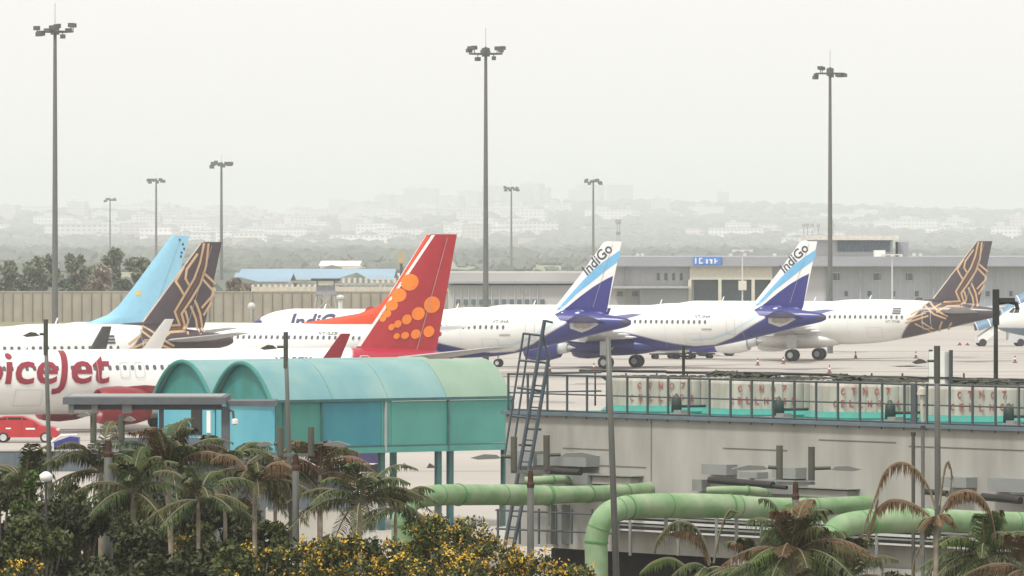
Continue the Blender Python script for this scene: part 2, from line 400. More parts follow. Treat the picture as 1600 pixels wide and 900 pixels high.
# ---- blue and white striped airliners ---------------------------------------
def striped(tip, d, label, psi=-23):
    J = Jet('narrow', tip, d, psi, label)
    T = TEMPL
    J.set_fin(T['le'], T['te'])
    cx, cz = T['curve']
    zb = lambda x: float(np.interp(x, cx, cz))
    def paint(x, y, z):
        b = zb(x); k = sstep(b - z, .12)
        c = C_W
        if x > 25:
            o = z - b   # white band, then a pale blue line
            c = lerp(C_W, C_LB, sstep(.10 - abs(o - .55), .1) * .75)
        return lerp(c, C_IND, k)
    J.build_fus(paint); J.build_fin(M_white)
    J.poly('indigo_panel', T['blue'], M_indigo, J.fin, px=False); J.poly('sky_blue_stripe', T['stripe'], M_sky, J.fin, px=False)
    J.text('lettering', 'IndiGo', M_text, T['txt'][0], w=T['txt'][1], h=T['txt'][2], rot=T['txt'][3], parent=J.fin, offset=.02)
    J.text('lettering', 'IndiGo', mat('indigo_lettering', (.03, .03, .10), .5), T['big'][0], h=T['big'][1], w=T['big'][2], offset=.03)
    J.poly('tailplane_plate', T['hex'], M_lgrey, px=False)
    J.poly('plate_centre', [( .72 * x + .28 * T['hc'][0], .6 * z + .4 * T['hc'][1]) for x, z in T['hex']], mat('worn_plate', (.40, .36, .31), .6, .2), J.root, px=False)
    J.windows(6.2, 31.0, .533, skip=((26.6, 31.0),)); J.door(5.0); J.door(28.9, .8, 3.2, 4.9); J.cockpit(); J.antennas((8.5, 14, 21.2))
    J.text('registration', 'VT-IHA', M_text, (25.4, 4.72), w=1.55, h=.26); J.poly('small_marking', [(26.1, 3.62), (27.1, 3.62), (27.1, 3.74), (26.1, 3.74)], M_grey, px=False)
    J.poly('tail_light', [(36.95, 5.0), (37.5, 4.95), (37.5, 4.65), (36.95, 4.6)], M_dark, px=False)
    J.build_wings(M_lgrey, M_indigo, M_indigo, M_indigo, mpyl=M_lgrey, far=M_lgrey, wl=1.6)
    E = J.sp['eng']
    flat_text('lettering', 'IndiGo', M_white, J.root, Vector((E['x'] + 1.2, -E['y'] - 1.24, E['z'] + .1)), Vector((1, 0, 0)), Vector((0, 0, 1)), w=1.5, h=.36, n=Vector((0, -1, 0)), off=.01)
    J.build_gear().build('belly_fairing', M_indigo, J.root, smooth=True)
    return J
# measured once on the middle aircraft
_A = Jet('narrow', 985, 551, -23, 'x'); TEMPL = {}
L_ = _A.locs
TEMPL['le'] = [(27.6, 5.7), (29.3, 6.05)] + L_([(868, 479), (905, 432), (943, 379)]); 
TEMPL['te'] = [(35.4, 4.9)] + L_([(948, 489), (971, 379)])
TEMPL['le'].append((TEMPL['le'][-1][0] + .35, TEMPL['le'][-1][1] + .1)); TEMPL['te'].append((TEMPL['te'][-1][0] + .02, TEMPL['te'][-1][1] + .1))
TEMPL['blue'] = L_([(958, 431), (946, 437), (928, 448), (908, 463), (890, 478), (874, 491), (884, 500), (920, 506), (944, 500), (949, 482)])
TEMPL['stripe'] = L_([(969, 391), (969, 400), (964, 410), (948, 422), (925, 441), (902, 459), (886, 475), (868, 490), (876, 478), (893, 459), (912, 438), (932, 418), (950, 404)])
p0 = _A.loc(919, 431); p1 = _A.loc(959, 391)
TEMPL['txt'] = (p0, math.hypot(p1[0] - p0[0], p1[1] - p0[1]), .95, math.atan2(p1[1] - p0[1], p1[0] - p0[0]))
_B = Jet('narrow', 1290, 586, -23, 'x')
cv = _B.locs([(960, 518), (985, 521), (1020, 530), (1050, 537), (1080, 541), (1110, 539), (1140, 528), (1165, 513), (1190, 498), (1205, 486)], -1.9)
cv = [(0, 6), (2.2, 5.6), (4.2, 3.3), (10, 3.0), (13, 3.3)] + [c for c in cv if c[0] > 14] + [(29.5, 5.3), (30.5, 7), (38, 9)]
TEMPL['curve'] = ([c[0] for c in cv], [c[1] for c in cv])
hx = _B.locs([(1199, 496), (1200, 505), (1215, 511), (1226, 507), (1240, 499), (1232, 493), (1218, 490)], -1.4)
TEMPL['hex'] = hx; TEMPL['hc'] = (sum(p[0] for p in hx) / 7, sum(p[1] for p in hx) / 7)
a0 = _A.loc(455, 512, -1.8); a1 = _A.loc(540, 512, -1.8)
TEMPL['big'] = ((a0[0], 4.0), 1.45, a1[0] - a0[0])
for j in (_A, _B): bpy.data.objects.remove(j.root)
JA = striped(985, 551, 'striped white and indigo jet with its tail just right of the red spotted tail')
JB = striped(1290, 586, 'striped white and indigo jet with its tail before the control room')

# ---- red tailed airliners ---------------------------------------------------
def red_jet(tip, d, label, le, te, psi=26, front=False):
    J = Jet('twin', tip, d, psi, label)
    J.set_fin(le(J), te(J))
    e = J.le[2] if front else J.le[2]
    x5 = J.loc(545, 560)[0] if front else 30
    def paint(x, y, z):
        k = sstep(x - ((31.0 if front else 34.5) + (z - 5) * .55), .15)
        return lerp(C_W, C_RED, k)
    J.build_fus(paint)
    return J
def le_s(J): return [J.loc(549, 549)] + J.locs([(562, 538), (615, 458), (673, 366)])
def te_s(J): return [J.loc(677, 575)] + J.locs([(680, 558), (714, 366)])
JS = red_jet(700, 408, 'nearest jet, red tail with orange dots and dark red lettering on its body', le_s, te_s, 26, True)
JS.build_fin(M_red)
t = JS.le[-1]; JS.poly('leading_edge', JS.locs([(558, 541), (563, 541), (615, 463), (679, 367), (674, 367), (612, 461)]), M_white, JS.fin, px=False)
M_wmark = M_white
dots = [(639, 441, 14.5, 14), (622, 461, 12, 11.5), (611, 477, 9.5, 9), (603, 490, 7, 6.5), (597, 498, 5, 5), (674, 476, 14, 14), (652, 490, 11.5, 11), (633.5, 499, 8.5, 8.5), (619, 506, 6.5, 6.5), (609, 511, 5.3, 5.5), (669, 518, 9.5, 9.5), (648, 522, 8.5, 8), (630.5, 524, 7, 6), (617, 525, 5.5, 5)]
for x, y, rx, ry in dots:
    rx *= .93; ry *= .93
    JS.poly('orange_dot', [(x + rx * math.cos(a) * 1.0 + 2 * math.sin(-a) * .5, y + ry * math.sin(a)) for a in [2 * math.pi * i / 22 for i in range(22)]], M_orange, JS.fin)
# lettering and cabin details, measured on the fuselage side
YS = -1.8
q0 = JS.loc(-62, 598, YS); q1 = JS.loc(173, 598, YS)
zt = JS.loc(100, 548, YS)[1]; zb_ = JS.loc(100, 616, YS)[1]
JS.text('lettering', 'spiceJet', M_red if False else mat('crimson_lettering', (.25, .012, .03), .45, .05), (q0[0], zb_ + .0), w=q1[0] - q0[0], h=zt - zb_, shear=.18, offset=.014, spacing=.98)
ex1 = JS.loc(196, 578, YS)[0]; ex2 = JS.loc(219, 578, YS)[0]
for e in (ex1, ex2): JS.door(e - .02, .62, 3.4, 4.35)
x = ex1 - .0 - .5 * 24
JS.windows(ex1 - .5 * 22, 31, .5)
JS.door(ex1 - 12.2, .85, 2.6, 4.5); JS.door(31.6, .75, 3.0, 4.6, M_lgrey); JS.cockpit(); JS.antennas((9, 15))
a0 = JS.loc(432, 566, -1.6); a1 = JS.loc(491, 566, -1.6)
JS.text('registration', 'VT-SGX', M_text, a0, w=a1[0] - a0[0], h=.32, offset=.02)
M_ms = mat('stabilizer_grey', (.40, .40, .40), .5, .1)
JS.build_wings(M_lgrey, M_dred, mat('engine_red', (.22, .012, .018), .4), M_ms, shift=(-1.1, -2.0), far=M_dark); JS.build_gear().build('belly_fairing', M_white, JS.root, smooth=True)  # far winglet painted near black to stand in for its shade

def le_c(J): return [(23.5, 5.08), (26, 5.5), (28.9, 6.35)] + J.locs([(590 - 0, 466 + 8), (622, 428), (664, 367)])
def te_c(J): return [(35.6, 4.2)] + J.locs([(696, 367)])
JC = red_jet(689, 515, 'jet with an orange dorsal fin, mostly hidden behind the spotted red tail', lambda J: sorted([(25.2, 5.08)] + J.locs([(560, 490), (592, 478), (612, 455), (665, 367)]), key=lambda p: p[1]), te_c, psi=-23)
JC.build_fin(M_ored); JC.poly('leading_edge', [(605, 467), (611, 457), (666.3, 368), (665.3, 368), (611, 455)], M_white, JC.fin)
JC.windows(6.5, 33, .508); JC.cockpit(); JC.text('registration', 'VT-SZB', M_text, JC.loc(497, 523, -1.5), w=1.7, h=.25, offset=.02)
JC.door(33.2, .7, 3.0, 4.7); JC.antennas((12,)); JC.build_wings(M_lgrey, M_red, M_red, M_lgrey); JC.build_gear().build('belly_fairing', M_white, JC.root, smooth=True)

# ---- light blue tail --------------------------------------------------------
JP = Jet('twin', 292, 493, 26, 'white jet with a pale sky blue tail and small gold sun')
JP.set_fin([(25.0, 5.02)] + JP.locs([(140, 503), (168, 492), (184, 479), (207, 450), (268, 368)]), [(35.9, 4.2)] + JP.locs([(296, 368)]))
def paint(x, y, z): return lerp(C_W, (.30, .60, .78), sstep(z - (4.9 - (x - 27) * .12), .15) * sstep(x - 24.5, .3))
JP.build_fus(paint); JP.build_fin(M_paleblue)
sun = []
for i in range(24): r = 5.0 if i % 2 else 3.4; a = math.pi * i / 12; sun.append((215 + r * math.cos(a), 458 + r * math.sin(a)))
JP.poly('sun_emblem', sun, mat('yellow_emblem', (.75, .55, .12), .5), JP.fin)
for i, (x, y) in enumerate([(279, 373), (284, 380), (286, 387), (282, 393), (281, 399)]): JP.poly('marking', [(x, y), (x + 3, y), (x + 3, y + 3.5), (x, y + 3.5)], M_text, JP.fin)
JP.windows(6.5, 33, .508); JP.cockpit(); JP.antennas((13, 27.2)); JP.build_wings(M_lgrey, M_white, M_white, M_lgrey, wl=.35); JP.build_gear().build('belly_fairing', M_white, JP.root, smooth=True)

# ---- gold latticed tails ----------------------------------------------------
def zq(l): return [(1400 + a / 4.5, 360 + b / 4.5) for a, b in l]
def lattice(tip, d, label, dx=0):
    J = Jet('narrow', tip, d, 26 if dx else -23, label); J.set_fin(TEMPL['le'], TEMPL['te'])
    m = LATT['m']
    def paint(x, y, z):
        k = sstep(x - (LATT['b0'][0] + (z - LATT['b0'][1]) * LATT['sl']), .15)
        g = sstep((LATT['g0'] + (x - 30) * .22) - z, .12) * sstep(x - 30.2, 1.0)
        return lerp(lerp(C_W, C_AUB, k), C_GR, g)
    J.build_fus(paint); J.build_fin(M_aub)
    for nm, ls, wd, mm in LATT['lines']: J.strokes(nm, ls, wd, mm, J.fin if nm != 'gold_band' else J.root)
    a0, a1 = TEMPL['le'][2], TEMPL['le'][-2]
    J.poly('leading_edge', [a0, (a0[0] + .16, a0[1]), (a1[0] + .1, a1[1]), a1], mat('edge_cream', (.62, .52, .42), .5), J.fin, px=False)
    J.windows(6.2, LATT['wend'], .533); J.door(5.0); J.door(LATT['wend'] + 2.4, .8, 3.2, 4.9); J.cockpit(); J.antennas((8.5, 14.5, 18.2, 24.0))
    J.text('registration', 'VT-TNB', M_text, LATT['reg'], w=1.45, h=.22)
    for i in range(3): J.poly('flag', [(LATT['flag'][0], LATT['flag'][1] - .22 * i), (LATT['flag'][0] + .85, LATT['flag'][1] - .22 * i), (LATT['flag'][0] + .85, LATT['flag'][1] - .15 - .22 * i), (LATT['flag'][0], LATT['flag'][1] - .15 - .22 * i)], M_text, px=False)
    J.build_wings(M_lgrey, M_white, M_white, M_ms, shift=(2.2 if dx else 0, 0), far=None if dx else M_dark, wl=None if dx else 1.9); J.build_gear().build('belly_fairing', M_white, J.root, smooth=True)
    return J
_V = Jet('narrow', 1563, 623, -23, 'x'); LATT = {'m': None}
b0 = _V.loc(1401, 530, -1.7); b1 = _V.loc(1450, 473, -.6)
LATT['b0'] = b0; LATT['sl'] = (b1[0] - b0[0]) / (b1[1] - b0[1]); LATT['g0'] = 2.75
fin_l = [[(582, 82), (560, 180), (530, 260), (480, 340), (425, 430), (452, 498), (350, 502), (285, 548)], [(606, 82), (592, 200), (562, 290), (512, 370), (462, 440), (480, 500), (462, 528), (380, 532), (315, 575)],
   [(548, 135), (490, 215), (482, 262), (505, 300)], [(478, 200), (433, 275), (474, 345)], [(575, 228), (645, 290)], [(572, 262), (632, 325), (632, 345), (570, 412)], [(622, 385), (580, 450)],
   [(532, 370), (562, 440), (578, 535)], [(510, 400), (540, 470), (550, 545)], [(482, 425), (498, 480), (475, 545)]]
tail_l = [[(218, 500), (300, 570), (362, 605)], [(190, 520), (270, 590), (352, 622)], [(180, 548), (112, 592)], [(215, 578), (88, 628)], [(232, 600), (75, 652)], [(140, 655), (240, 715)], [(185, 642), (262, 704)], [(322, 640), (280, 712)], [(382, 648), (340, 700)]]
brn = [[(594, 84), (576, 190), (546, 275), (496, 355), (444, 435), (466, 500), (455, 514), (362, 517), (300, 562)], [(548, 385), (552, 455), (564, 540)]]
LATT['lines'] = [('brown_band', [_V.locs(zq(l)) for l in brn], .16, M_brown), ('gold_line', [_V.locs(zq(l)) for l in fin_l], .17, M_gold), ('gold_band', [_V.locs(zq(l), -1.3) for l in tail_l], .17, M_gold)]
LATT['wend'] = _V.loc(1409, 493, -1.9)[0]; LATT['reg'] = _V.loc(1384, 504, -1.8); LATT['flag'] = _V.loc(1395, 481, -1.6)
bpy.data.objects.remove(_V.root)
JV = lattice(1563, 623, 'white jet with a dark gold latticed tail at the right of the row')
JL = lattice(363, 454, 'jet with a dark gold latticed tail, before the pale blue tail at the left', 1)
# far right: nose part of one more aircraft
JX = Jet('narrow', 2100, 655, -23, 'white jet at the right edge of the photo, only its nose in the frame')
JX.set_fin(TEMPL['le'], TEMPL['te']); JX.build_fus(lambda x, y, z: lerp(C_W, (.16, .24, .33), sstep(2.7 - z, .1))); JX.build_fin(M_white); JX.cockpit(); JX.door(5.0)
JX.windows(6.2, 12, .533); JX.build_wings(M_lgrey, M_white, M_white, M_lgrey); JX.build_gear().build('belly_fairing', M_lgrey, JX.root, smooth=True)
for j in (JS, JA, JB, JC, JP, JV, JL): j.details()
for j in (JS, JL): print('exit', ex1, ex2, 'root', j.Xn, j.Dn)
#__PART2__
# ---------------------------------------------------------------- ground
def sheet(name, x0, x1, y0, y1, z, m):
    return struct(MB().add([(x0, y0, z), (x1, y0, z), (x1, y1, z), (x0, y1, z)], [(0, 1, 2, 3)]).build(name, m))
sheet('ground', -9000, 9000, -200, 19000, -.012, mat('dry_ground', (.27, .24, .16), .95, c2=(.20, .22, .12), scale=.006))
M_apron = mat('apron_concrete', (.335, .305, .28), .9, c2=(.43, .395, .36), scale=.035, stretch=(.35, 1, 1))
sheet('apron', -400, 500, 240, 880, 0, M_apron)
M_line = mat('apron_stain', (.27, .24, .21), .9, .12, scale=.2)
for y0, wd in ((612, 2.0), (575, 3.5), (640, 2.0), (680, 3.0), (720, 2.5), (380, 1.5), (330, 1.0)):
    o = sheet('joint_band', -400, 500, y0, y0 + wd, .004, M_line)
for k, (x, y) in enumerate(((10, 520), (30, 545), (48, 585))):
    o = sheet('taxi_line', x - 30, x + 30, y, y + .3, .006, mat('line_paint', (.65, .60, .45), .7))
rnd = random.Random(21); M_oil = mat('oil_stain', (.20, .18, .16), .8, c2=(.29, .26, .235), scale=1.5)
for k in range(34):
    y = rnd.uniform(400, 720); x = rnd.uniform(-.075, .085) * y; a = [(x + rnd.uniform(.6, 1.2) * rnd.choice((1.2, 2.5)) * math.cos(t_), y + rnd.uniform(.6, 1.2) * 3.5 * math.sin(t_), .009) for t_ in [2 * math.pi * i / 12 for i in range(12)]]
    struct(MB().add(a, [tuple(range(12))]).build('ground_stain', M_oil))
for k in range(9):
    y = 440 + 30 * k; x = rnd.uniform(-.02, .06) * y; dx = rnd.uniform(25, 60)
    struct(MB().add([(x, y, .013), (x + dx, y + 4, .013), (x + dx, y + 4.5, .013), (x, y + .5, .013)], [(0, 1, 2, 3)]).build('tyre_track', M_line))
sheet('grass_verge', -400, -2, 884, 935, .006, mat('verge_grass', (.16, .17, .07), .95, c2=(.22, .21, .11), scale=.1))
sheet('service_yard', -60, 80, 60, 240, -.006, mat('yard_ground', (.17, .15, .12), .95, .2, scale=.3))

# ---------------------------------------------------------------- hills with far town
def hillh(x, y):
    r = max(0, min(1, (y - 6600) / 7800))
    a = 22 * math.sin(x * .0008 + 1.0) * math.sin(y * .0006) + 10 * math.sin(x * .0033 + y * .0014) + 5 * math.sin(x * .009 + 2)
    px = 800 + x / max(y, 1) * F
    bump = 1.0 + .12 * math.sin(px * .006 + 2.2)
    return r * (70 * bump) + r * a * .65
V = []; nx, ny = 150, 60
for j in range(ny):
    y = 6400 + 9600 * (j / (ny - 1)) ** 1.1
    for i in range(nx): x = (-.16 + .32 * i / (nx - 1)) * y; V.append((x, y, hillh(x, y) - .05 if y > 6600 else -.5))
fs = [(j * nx + i, j * nx + i + 1, (j + 1) * nx + i + 1, (j + 1) * nx + i) for j in range(ny - 1) for i in range(nx - 1)]
struct(MB().add(V, fs).build('hills', mat('hill_scrub', (.13, .14, .13), .95, c2=(.27, .25, .22), scale=.008), smooth=True))
# scrub and tree masses on the hills
def ico(mb, c, r, sq, jit=.25):
    t = (1 + 5 ** .5) / 2; vs = [(-1,t,0),(1,t,0),(-1,-t,0),(1,-t,0),(0,-1,t),(0,1,t),(0,-1,-t),(0,1,-t),(t,0,-1),(t,0,1),(-t,0,-1),(-t,0,1)]
    fs = [(0,11,5),(0,5,1),(0,1,7),(0,7,10),(0,10,11),(1,5,9),(5,11,4),(11,10,2),(10,7,6),(7,1,8),(3,9,4),(3,4,2),(3,2,6),(3,6,8),(3,8,9),(4,9,5),(2,4,11),(6,2,10),(8,6,7),(9,8,1)]
    mb.add([(c[0] + v[0] / 1.9 * r * random.uniform(1 - jit, 1 + jit), c[1] + v[1] / 1.9 * r * random.uniform(1 - jit, 1 + jit), c[2] + v[2] / 1.9 * r * sq * random.uniform(1 - jit, 1 + jit)) for v in vs], fs)
mb = MB()
for k in range(6500):
    y = 950 + 13500 * random.random() ** .8; x = random.uniform(-.09, .09) * y
    if y < 1150 and x < 30: continue
    if y < 1300 and x > -5: continue
    r = random.uniform(2.5, 6.5) * (1.7 if y > 6500 else 1.1 if y > 3000 else .6); ico(mb, (x, y, hillh(x, y) + r * .3), r * 1.4, .6)
tag(mb.build('far_scrub', mat('scrub_green', (.085, .105, .085), .95, c2=(.15, .165, .14), scale=.02)), 'hazy grey green scrub and woods covering the far plain and hills', 'vegetation', kind='stuff')
M_twin = mat('town_window', (.10, .11, .13), .4)
townm = [mat('town_wall_%s' % n, c, .85, .08) for n, c in (('cream', (.70, .66, .58)), ('white', (.80, .80, .78)), ('pink', (.62, .50, .44)), ('grey', (.50, .51, .52)))]
def facade(name, c, cw, ch):
    m = bpy.data.materials.new(name); m.use_nodes = True; n = m.node_tree; L = n.links.new; b = n.nodes['Principled BSDF']
    tc = n.nodes.new('ShaderNodeTexCoord'); sp = n.nodes.new('ShaderNodeSeparateXYZ'); L(tc.outputs['Object'], sp.inputs[0])
    ad = n.nodes.new('ShaderNodeMath'); L(sp.outputs[0], ad.inputs[0]); L(sp.outputs[1], ad.inputs[1])
    cb = n.nodes.new('ShaderNodeCombineXYZ'); L(ad.outputs[0], cb.inputs[0]); L(sp.outputs[2], cb.inputs[1])
    br = n.nodes.new('ShaderNodeTexBrick'); L(cb.outputs[0], br.inputs['Vector']); br.offset = 0; br.inputs['Scale'].default_value = 1
    br.inputs['Brick Width'].default_value = cw; br.inputs['Row Height'].default_value = ch; br.inputs['Mortar Size'].default_value = ch * .3; br.inputs['Mortar Smooth'].default_value = 0
    br.inputs['Color1'].default_value = (.32, .32, .32, 1); br.inputs['Color2'].default_value = (.42, .41, .40, 1); br.inputs['Mortar'].default_value = (*c, 1)
    L(br.outputs['Color'], b.inputs['Base Color']); b.inputs['Roughness'].default_value = .85
    return m
rnd = random.Random(3)
kinds = [((22, 14, 9), (.66, .62, .56), 'small cream hazy house on the far hillside'), ((34, 16, 14), (.78, .78, .76), 'white hazy block among the trees of the far hillside'), ((28, 16, 19), (.58, .55, .50), 'mid rise hazy block on the far hillside'),
         ((60, 22, 13), (.75, .75, .74), 'long low hazy white building on the far hillside'), ((22, 16, 22), (.50, .44, .38), 'slim hazy tower block on the skyline'), ((18, 13, 8), (.50, .38, .30), 'small reddish hazy house on the far hillside'),
         ((70, 26, 10), (.8, .8, .8), 'wide flat hazy warehouse on the far hillside'), ((44, 20, 30), (.52, .52, .53), 'broad hazy tower block on the skyline')]
first = {}; TOWN = []
def town(px, y, ki):
    x = X(px, y)
    (w_, d_, h_), c, lb = kinds[ki]
    if ki not in first:
        t = thing('town_building', lb, 'building', group=lb.replace('hazy', 'hazy').replace(' on ', 's on ') ); fm = facade('facade_%d' % ki, c, 5.0, 3.4)
        V = MB().box((0, 0, h_ / 2 - 2), (w_, d_, h_ + 4))
        if ki in (2, 4, 7): V.box((w_ * .32, -1.5, h_ * .45), (w_ * .3, d_, h_ * .9 + 4))
        V.build('wall', fm, t)
        MB().box((0, 0, h_ + .3), (w_ + .8, d_ + .8, .6)).build('roof', M_lgrey, t)
        if h_ > 12: MB().box((-w_ * .2, 0, h_ + 2), (w_ * .22, d_ * .4, 3)).build('stair_tower', M_lgrey, t)
        first[ki] = t
    else: t = copy_tree(first[ki])
    t.location = (x, y, max(0, hillh(x, y)) - .8); t.rotation_euler = (0, 0, rnd.uniform(-.6, .6))
    TOWN.append((px, ki, t)); q = rnd.uniform(.75, 1.25); t.scale = (q * 1.2, 1.2, rnd.uniform(.9, 1.6))
for k in range(190):
    y = 6600 + 6800 * rnd.random() ** .8; px = rnd.uniform(100, 860) if rnd.random() < .6 else rnd.uniform(-20, 1620)
    town(px, y, rnd.choice([0, 0, 1, 1, 1, 2, 5, 5, 3, 6]))
for px in (532, 556, 580, 602, 618, 650, 668, 706, 738, 770, 790, 812, 832, 905, 922, 968): town(px, 13900 + rnd.uniform(-200, 300), 7)
town(1150, 8200, 6); town(1500, 8800, 6); town(455, 7900, 3)
for px in (215, 236, 330, 352, 388, 470, 640, 685, 755, 848, 1130, 1390): town(px, 13900 + rnd.uniform(-200, 300), 4)
LM = [(-200, 'left of the tallest mast'), (86, 'between the tallest and smallest masts'), (172, 'above the blue tail'), (256, 'before the third small mast'), (346, 'above the blue shed'), (560, 'above the red tail'), (759, 'right of the middle mast'), (799, 'between two small masts'), (927, 'above the first striped tail'), (1080, 'above the blue sign'), (1297, 'right of the right tall mast'), (1450, 'above the right latticed tail')]
SH = ['small cream hazy house', 'white hazy block', 'mid rise hazy block', 'long low white hazy building', 'slim hazy tower', 'small reddish hazy house', 'wide flat hazy warehouse', 'broad hazy tower']
ORD = ['', 'second ', 'third ', 'fourth ', 'fifth ', 'sixth ', 'seventh ', 'eighth ', 'ninth ', 'tenth ', 'eleventh ', 'twelfth ', 'thirteenth ', 'fourteenth ', 'fifteenth ', 'sixteenth ']
cnt = {}
for px, ki, t in sorted(TOWN, key=lambda q: q[0]):
    reg = [b_ for a_, b_ in LM if a_ <= px][-1]; k = (ki, reg); i = cnt.get(k, 0); cnt[k] = i + 1
    t['label'] = (ORD[i] + SH[ki] + (' from the left ' if i else ' ') + reg) if i or True else ''
# long blue roofed sheds and sand on the plain
def shed(px0, px1, pyt, pyb, d, m, label, roofm, name='long_shed', depth=30):
    x0, x1 = X(px0, d), X(px1, d); zt = Z(pyt, d)
    t = thing(name, label, 'shed', ((x0 + x1) / 2, d, 0))
    w = x1 - x0; ze = Z(pyb, d)
    MB().box((0, depth / 2, ze / 2), (w, depth, ze)).build('wall', m, t)
    MB().prism([(-.8, ze), (depth / 2, zt), (depth + .8, ze), (depth / 2, zt - .3)], -w / 2 - .5, w / 2 + .5, 'x').build('roof', roofm, t)
M_blueroof = mat('blue_sheet_roof', (.20, .33, .44), .5, .15, scale=.05)
shed(372, 612, 421, 437, 1500, townm[0], 'long low shed with a faded blue sheet roof across the plain', M_blueroof, depth=60)
shed(366, 450, 427, 440, 1400, townm[3], 'short blue roofed shed beside the thin lamp mast', M_blueroof, depth=40)
shed(500, 560, 408, 415, 2300, townm[1], 'white warehouse on the sandy flat beyond the blue roofed shed', townm[1], depth=60)
sheet('sandy_flat', X(300, 2200), X(700, 2200), 1950, 2500, .01, mat('sand', (.50, .40, .30), .95, .12, scale=.02))

# ---------------------------------------------------------------- perimeter wall, watch tower
M_pw = mat('beige_wall', (.36, .32, .26), .9, .12, scale=.4); M_pp = mat('wall_pier', (.31, .28, .24), .9, .1)
D = 925
def pwall(px0, px1, label):
    t = thing('perimeter_wall', label, 'wall', (X(px0, D), D, 0)); w = X(px1, D) - X(px0, D); h = Z(457, D)
    MB().box((w / 2, 0, h / 2), (w, .3, h)).box((w / 2, 0, h + .1), (w, .45, .2)).build('panels', M_pw, t)
    k = 0.
    while k < w - .2: MB().box((k + .2, -.3, h / 2), (.16, .3, h + .15)).build('pier', M_pp, t); k += 1.42
    return t
pwall(-60, 330, 'beige panel wall with dark piers in front of the trees on the left')
pwall(330, 700, 'beige panel wall with dark piers running behind the watch tower')
t = thing('fence', 'pale picket railing on the wall top behind the watch tower', 'fence', (X(395, 960), 960, 0)); w = X(640, 960) - X(395, 960)
z0, z1 = Z(455, 960), Z(434, 960)
mb = MB(); mb.box((w / 2, 0, (Z(448, 960)) / 2), (w, .3, Z(448, 960))); mb.build('wall', mat('pale_wall', (.55, .50, .42), .9), t)
mb = MB(); k = 0
while k < w:
    mb.box((k, 0, (z0 + z1) / 2 + (0 if k > 13 else -.7)), (.4, .12, z1 - z0 - (0 if k > 13 else .6))); k += .85
mb.build('pickets', mat('pale_picket', (.62, .58, .50), .8), t)
MB().box((w * .75, -.2, Z(444, 960)), (w * .5, .1, .35)).build('rail', M_grey, t)
d = 900; t = thing('watch_tower', 'grey watch tower with a flat dark roof beside the perimeter wall', 'tower', (X(509, d), d, 0))
MB().box((0, 0, Z(437, d)), (4.0, 4.0, .35)).build('roof', M_dark, t)
MB().box((0, 0, Z(452, d)), (2.6, 2.6, 1.1)).box((0, 0, Z(459, d)), (3.0, 3.0, .2)).build('cabin', mat('tower_grey', (.30, .30, .34), .8), t)
for a in (-1, 1):
    for b in (-1, 1): MB().tube([(a * 1.2, b * 1.2, Z(438, d)), (a * 1.2, b * 1.2, Z(455, d))], .08, 6).tube([(a * 1.2, b * 1.2, Z(458, d)), (a * 1.8, b * 1.8, 0)], .12, 6).build('leg', M_grey, t)
MB().tube([(-1.3, -1.3, 4.5), (1.6, -1.6, 1.5)], .08, 6).tube([(1.3, -1.3, 4.5), (-1.6, -1.6, 1.5)], .08, 6).build('brace', M_grey, t)
t = thing('navigation_post', 'white domed post standing right of the watch tower', 'post', (X(532, 905), 905, 0))
MB().tube([(0, 0, 0), (0, 0, Z(468, 905))], .35, 10).build('post', M_white, t); MB().lathe([(0, .6), (.25, .6), (.5, .4), (.6, .02)], (0, 0, Z(467, 905)), n=12).build('dome', M_lgrey, t)
t = thing('dish_antenna', 'small white dish on the grass before the perimeter wall', 'antenna', (X(393, 890), 890, 0))
MB().tube([(0, 0, 0), (0, 0, 2.6)], .15, 8).build('post', M_grey, t); MB().lathe([(0, .05), (.1, .35), (.25, .55)], (0, 0, 2.6), 'y', 14).build('dish', M_lgrey, t)

# ---------------------------------------------------------------- terminal building
D = 905; s_ = F / D
M_twall = mat('terminal_wall', (.46, .46, .47), .8, .06, scale=.2); M_tw2 = mat('terminal_wall_blue', (.42, .45, .50), .7, .06, scale=.2)
M_fas = mat('roof_fascia', (.31, .32, .35), .7, .08, scale=.3); M_cream = mat('cream_concrete', (.60, .57, .49), .8, .06); M_teal_g = mat('teal_glazing', (.09, .13, .15), .2, .1)
T = thing('terminal', 'long grey terminal with a banded roof behind the striped jets', 'building', (0, D, 0))
def tb(name, m, boxes, par=None):
    mb = MB()
    for px0, px1, y0, y1, off, dep in boxes:
        x0, x1 = X(px0, D), X(px1, D); za, zb = Z(y1, D), Z(y0, D); mb.box(((x0 + x1) / 2, off + dep / 2, (za + zb) / 2), (x1 - x0, dep, zb - za))
    return mb.build(name, m, par or T)
for q_ in [(700, 935, 446, 506, 4, 30), (925, 1085, 414, 506, 2, 40), (1660, 1860, 414, 506, 2, 40)]: tb('wall', M_twall, [q_])
tb('wall', M_tw2, [(1290, 1660, 414, 506, 2.3, 40)])
tb('bay_wall', M_twall, [(1205, 1290, 414, 506, 1.6, 40)])
tb('roof', M_fas, [(698, 935, 440, 443, 3, 32)]); tb('roof', M_fas, [(925, 1860, 401, 414.5, 0, 46)])
tb('low_roof', mat('pale_roof', (.44, .42, .41), .8, .12, scale=.1), [(700, 935, 426, 440, 5, 30)])
tb('bay_header', M_cream, [(1078, 1207, 415, 437, .5, 2)]); tb('loading_bay', M_teal_g, [(1078, 1207, 437, 506, 3, 1)])
for px in (1078, 1125, 1177, 1207): tb('pillar', M_cream, [(px - 2.5, px + 2.5, 437, 506, .3, 1.2)])
tb('canopy', M_grey, [(958, 1078, 447, 450.5, -3, 5)]); tb('low_wall', M_tw2, [(1000, 1078, 452, 506, .6, 1.2)])
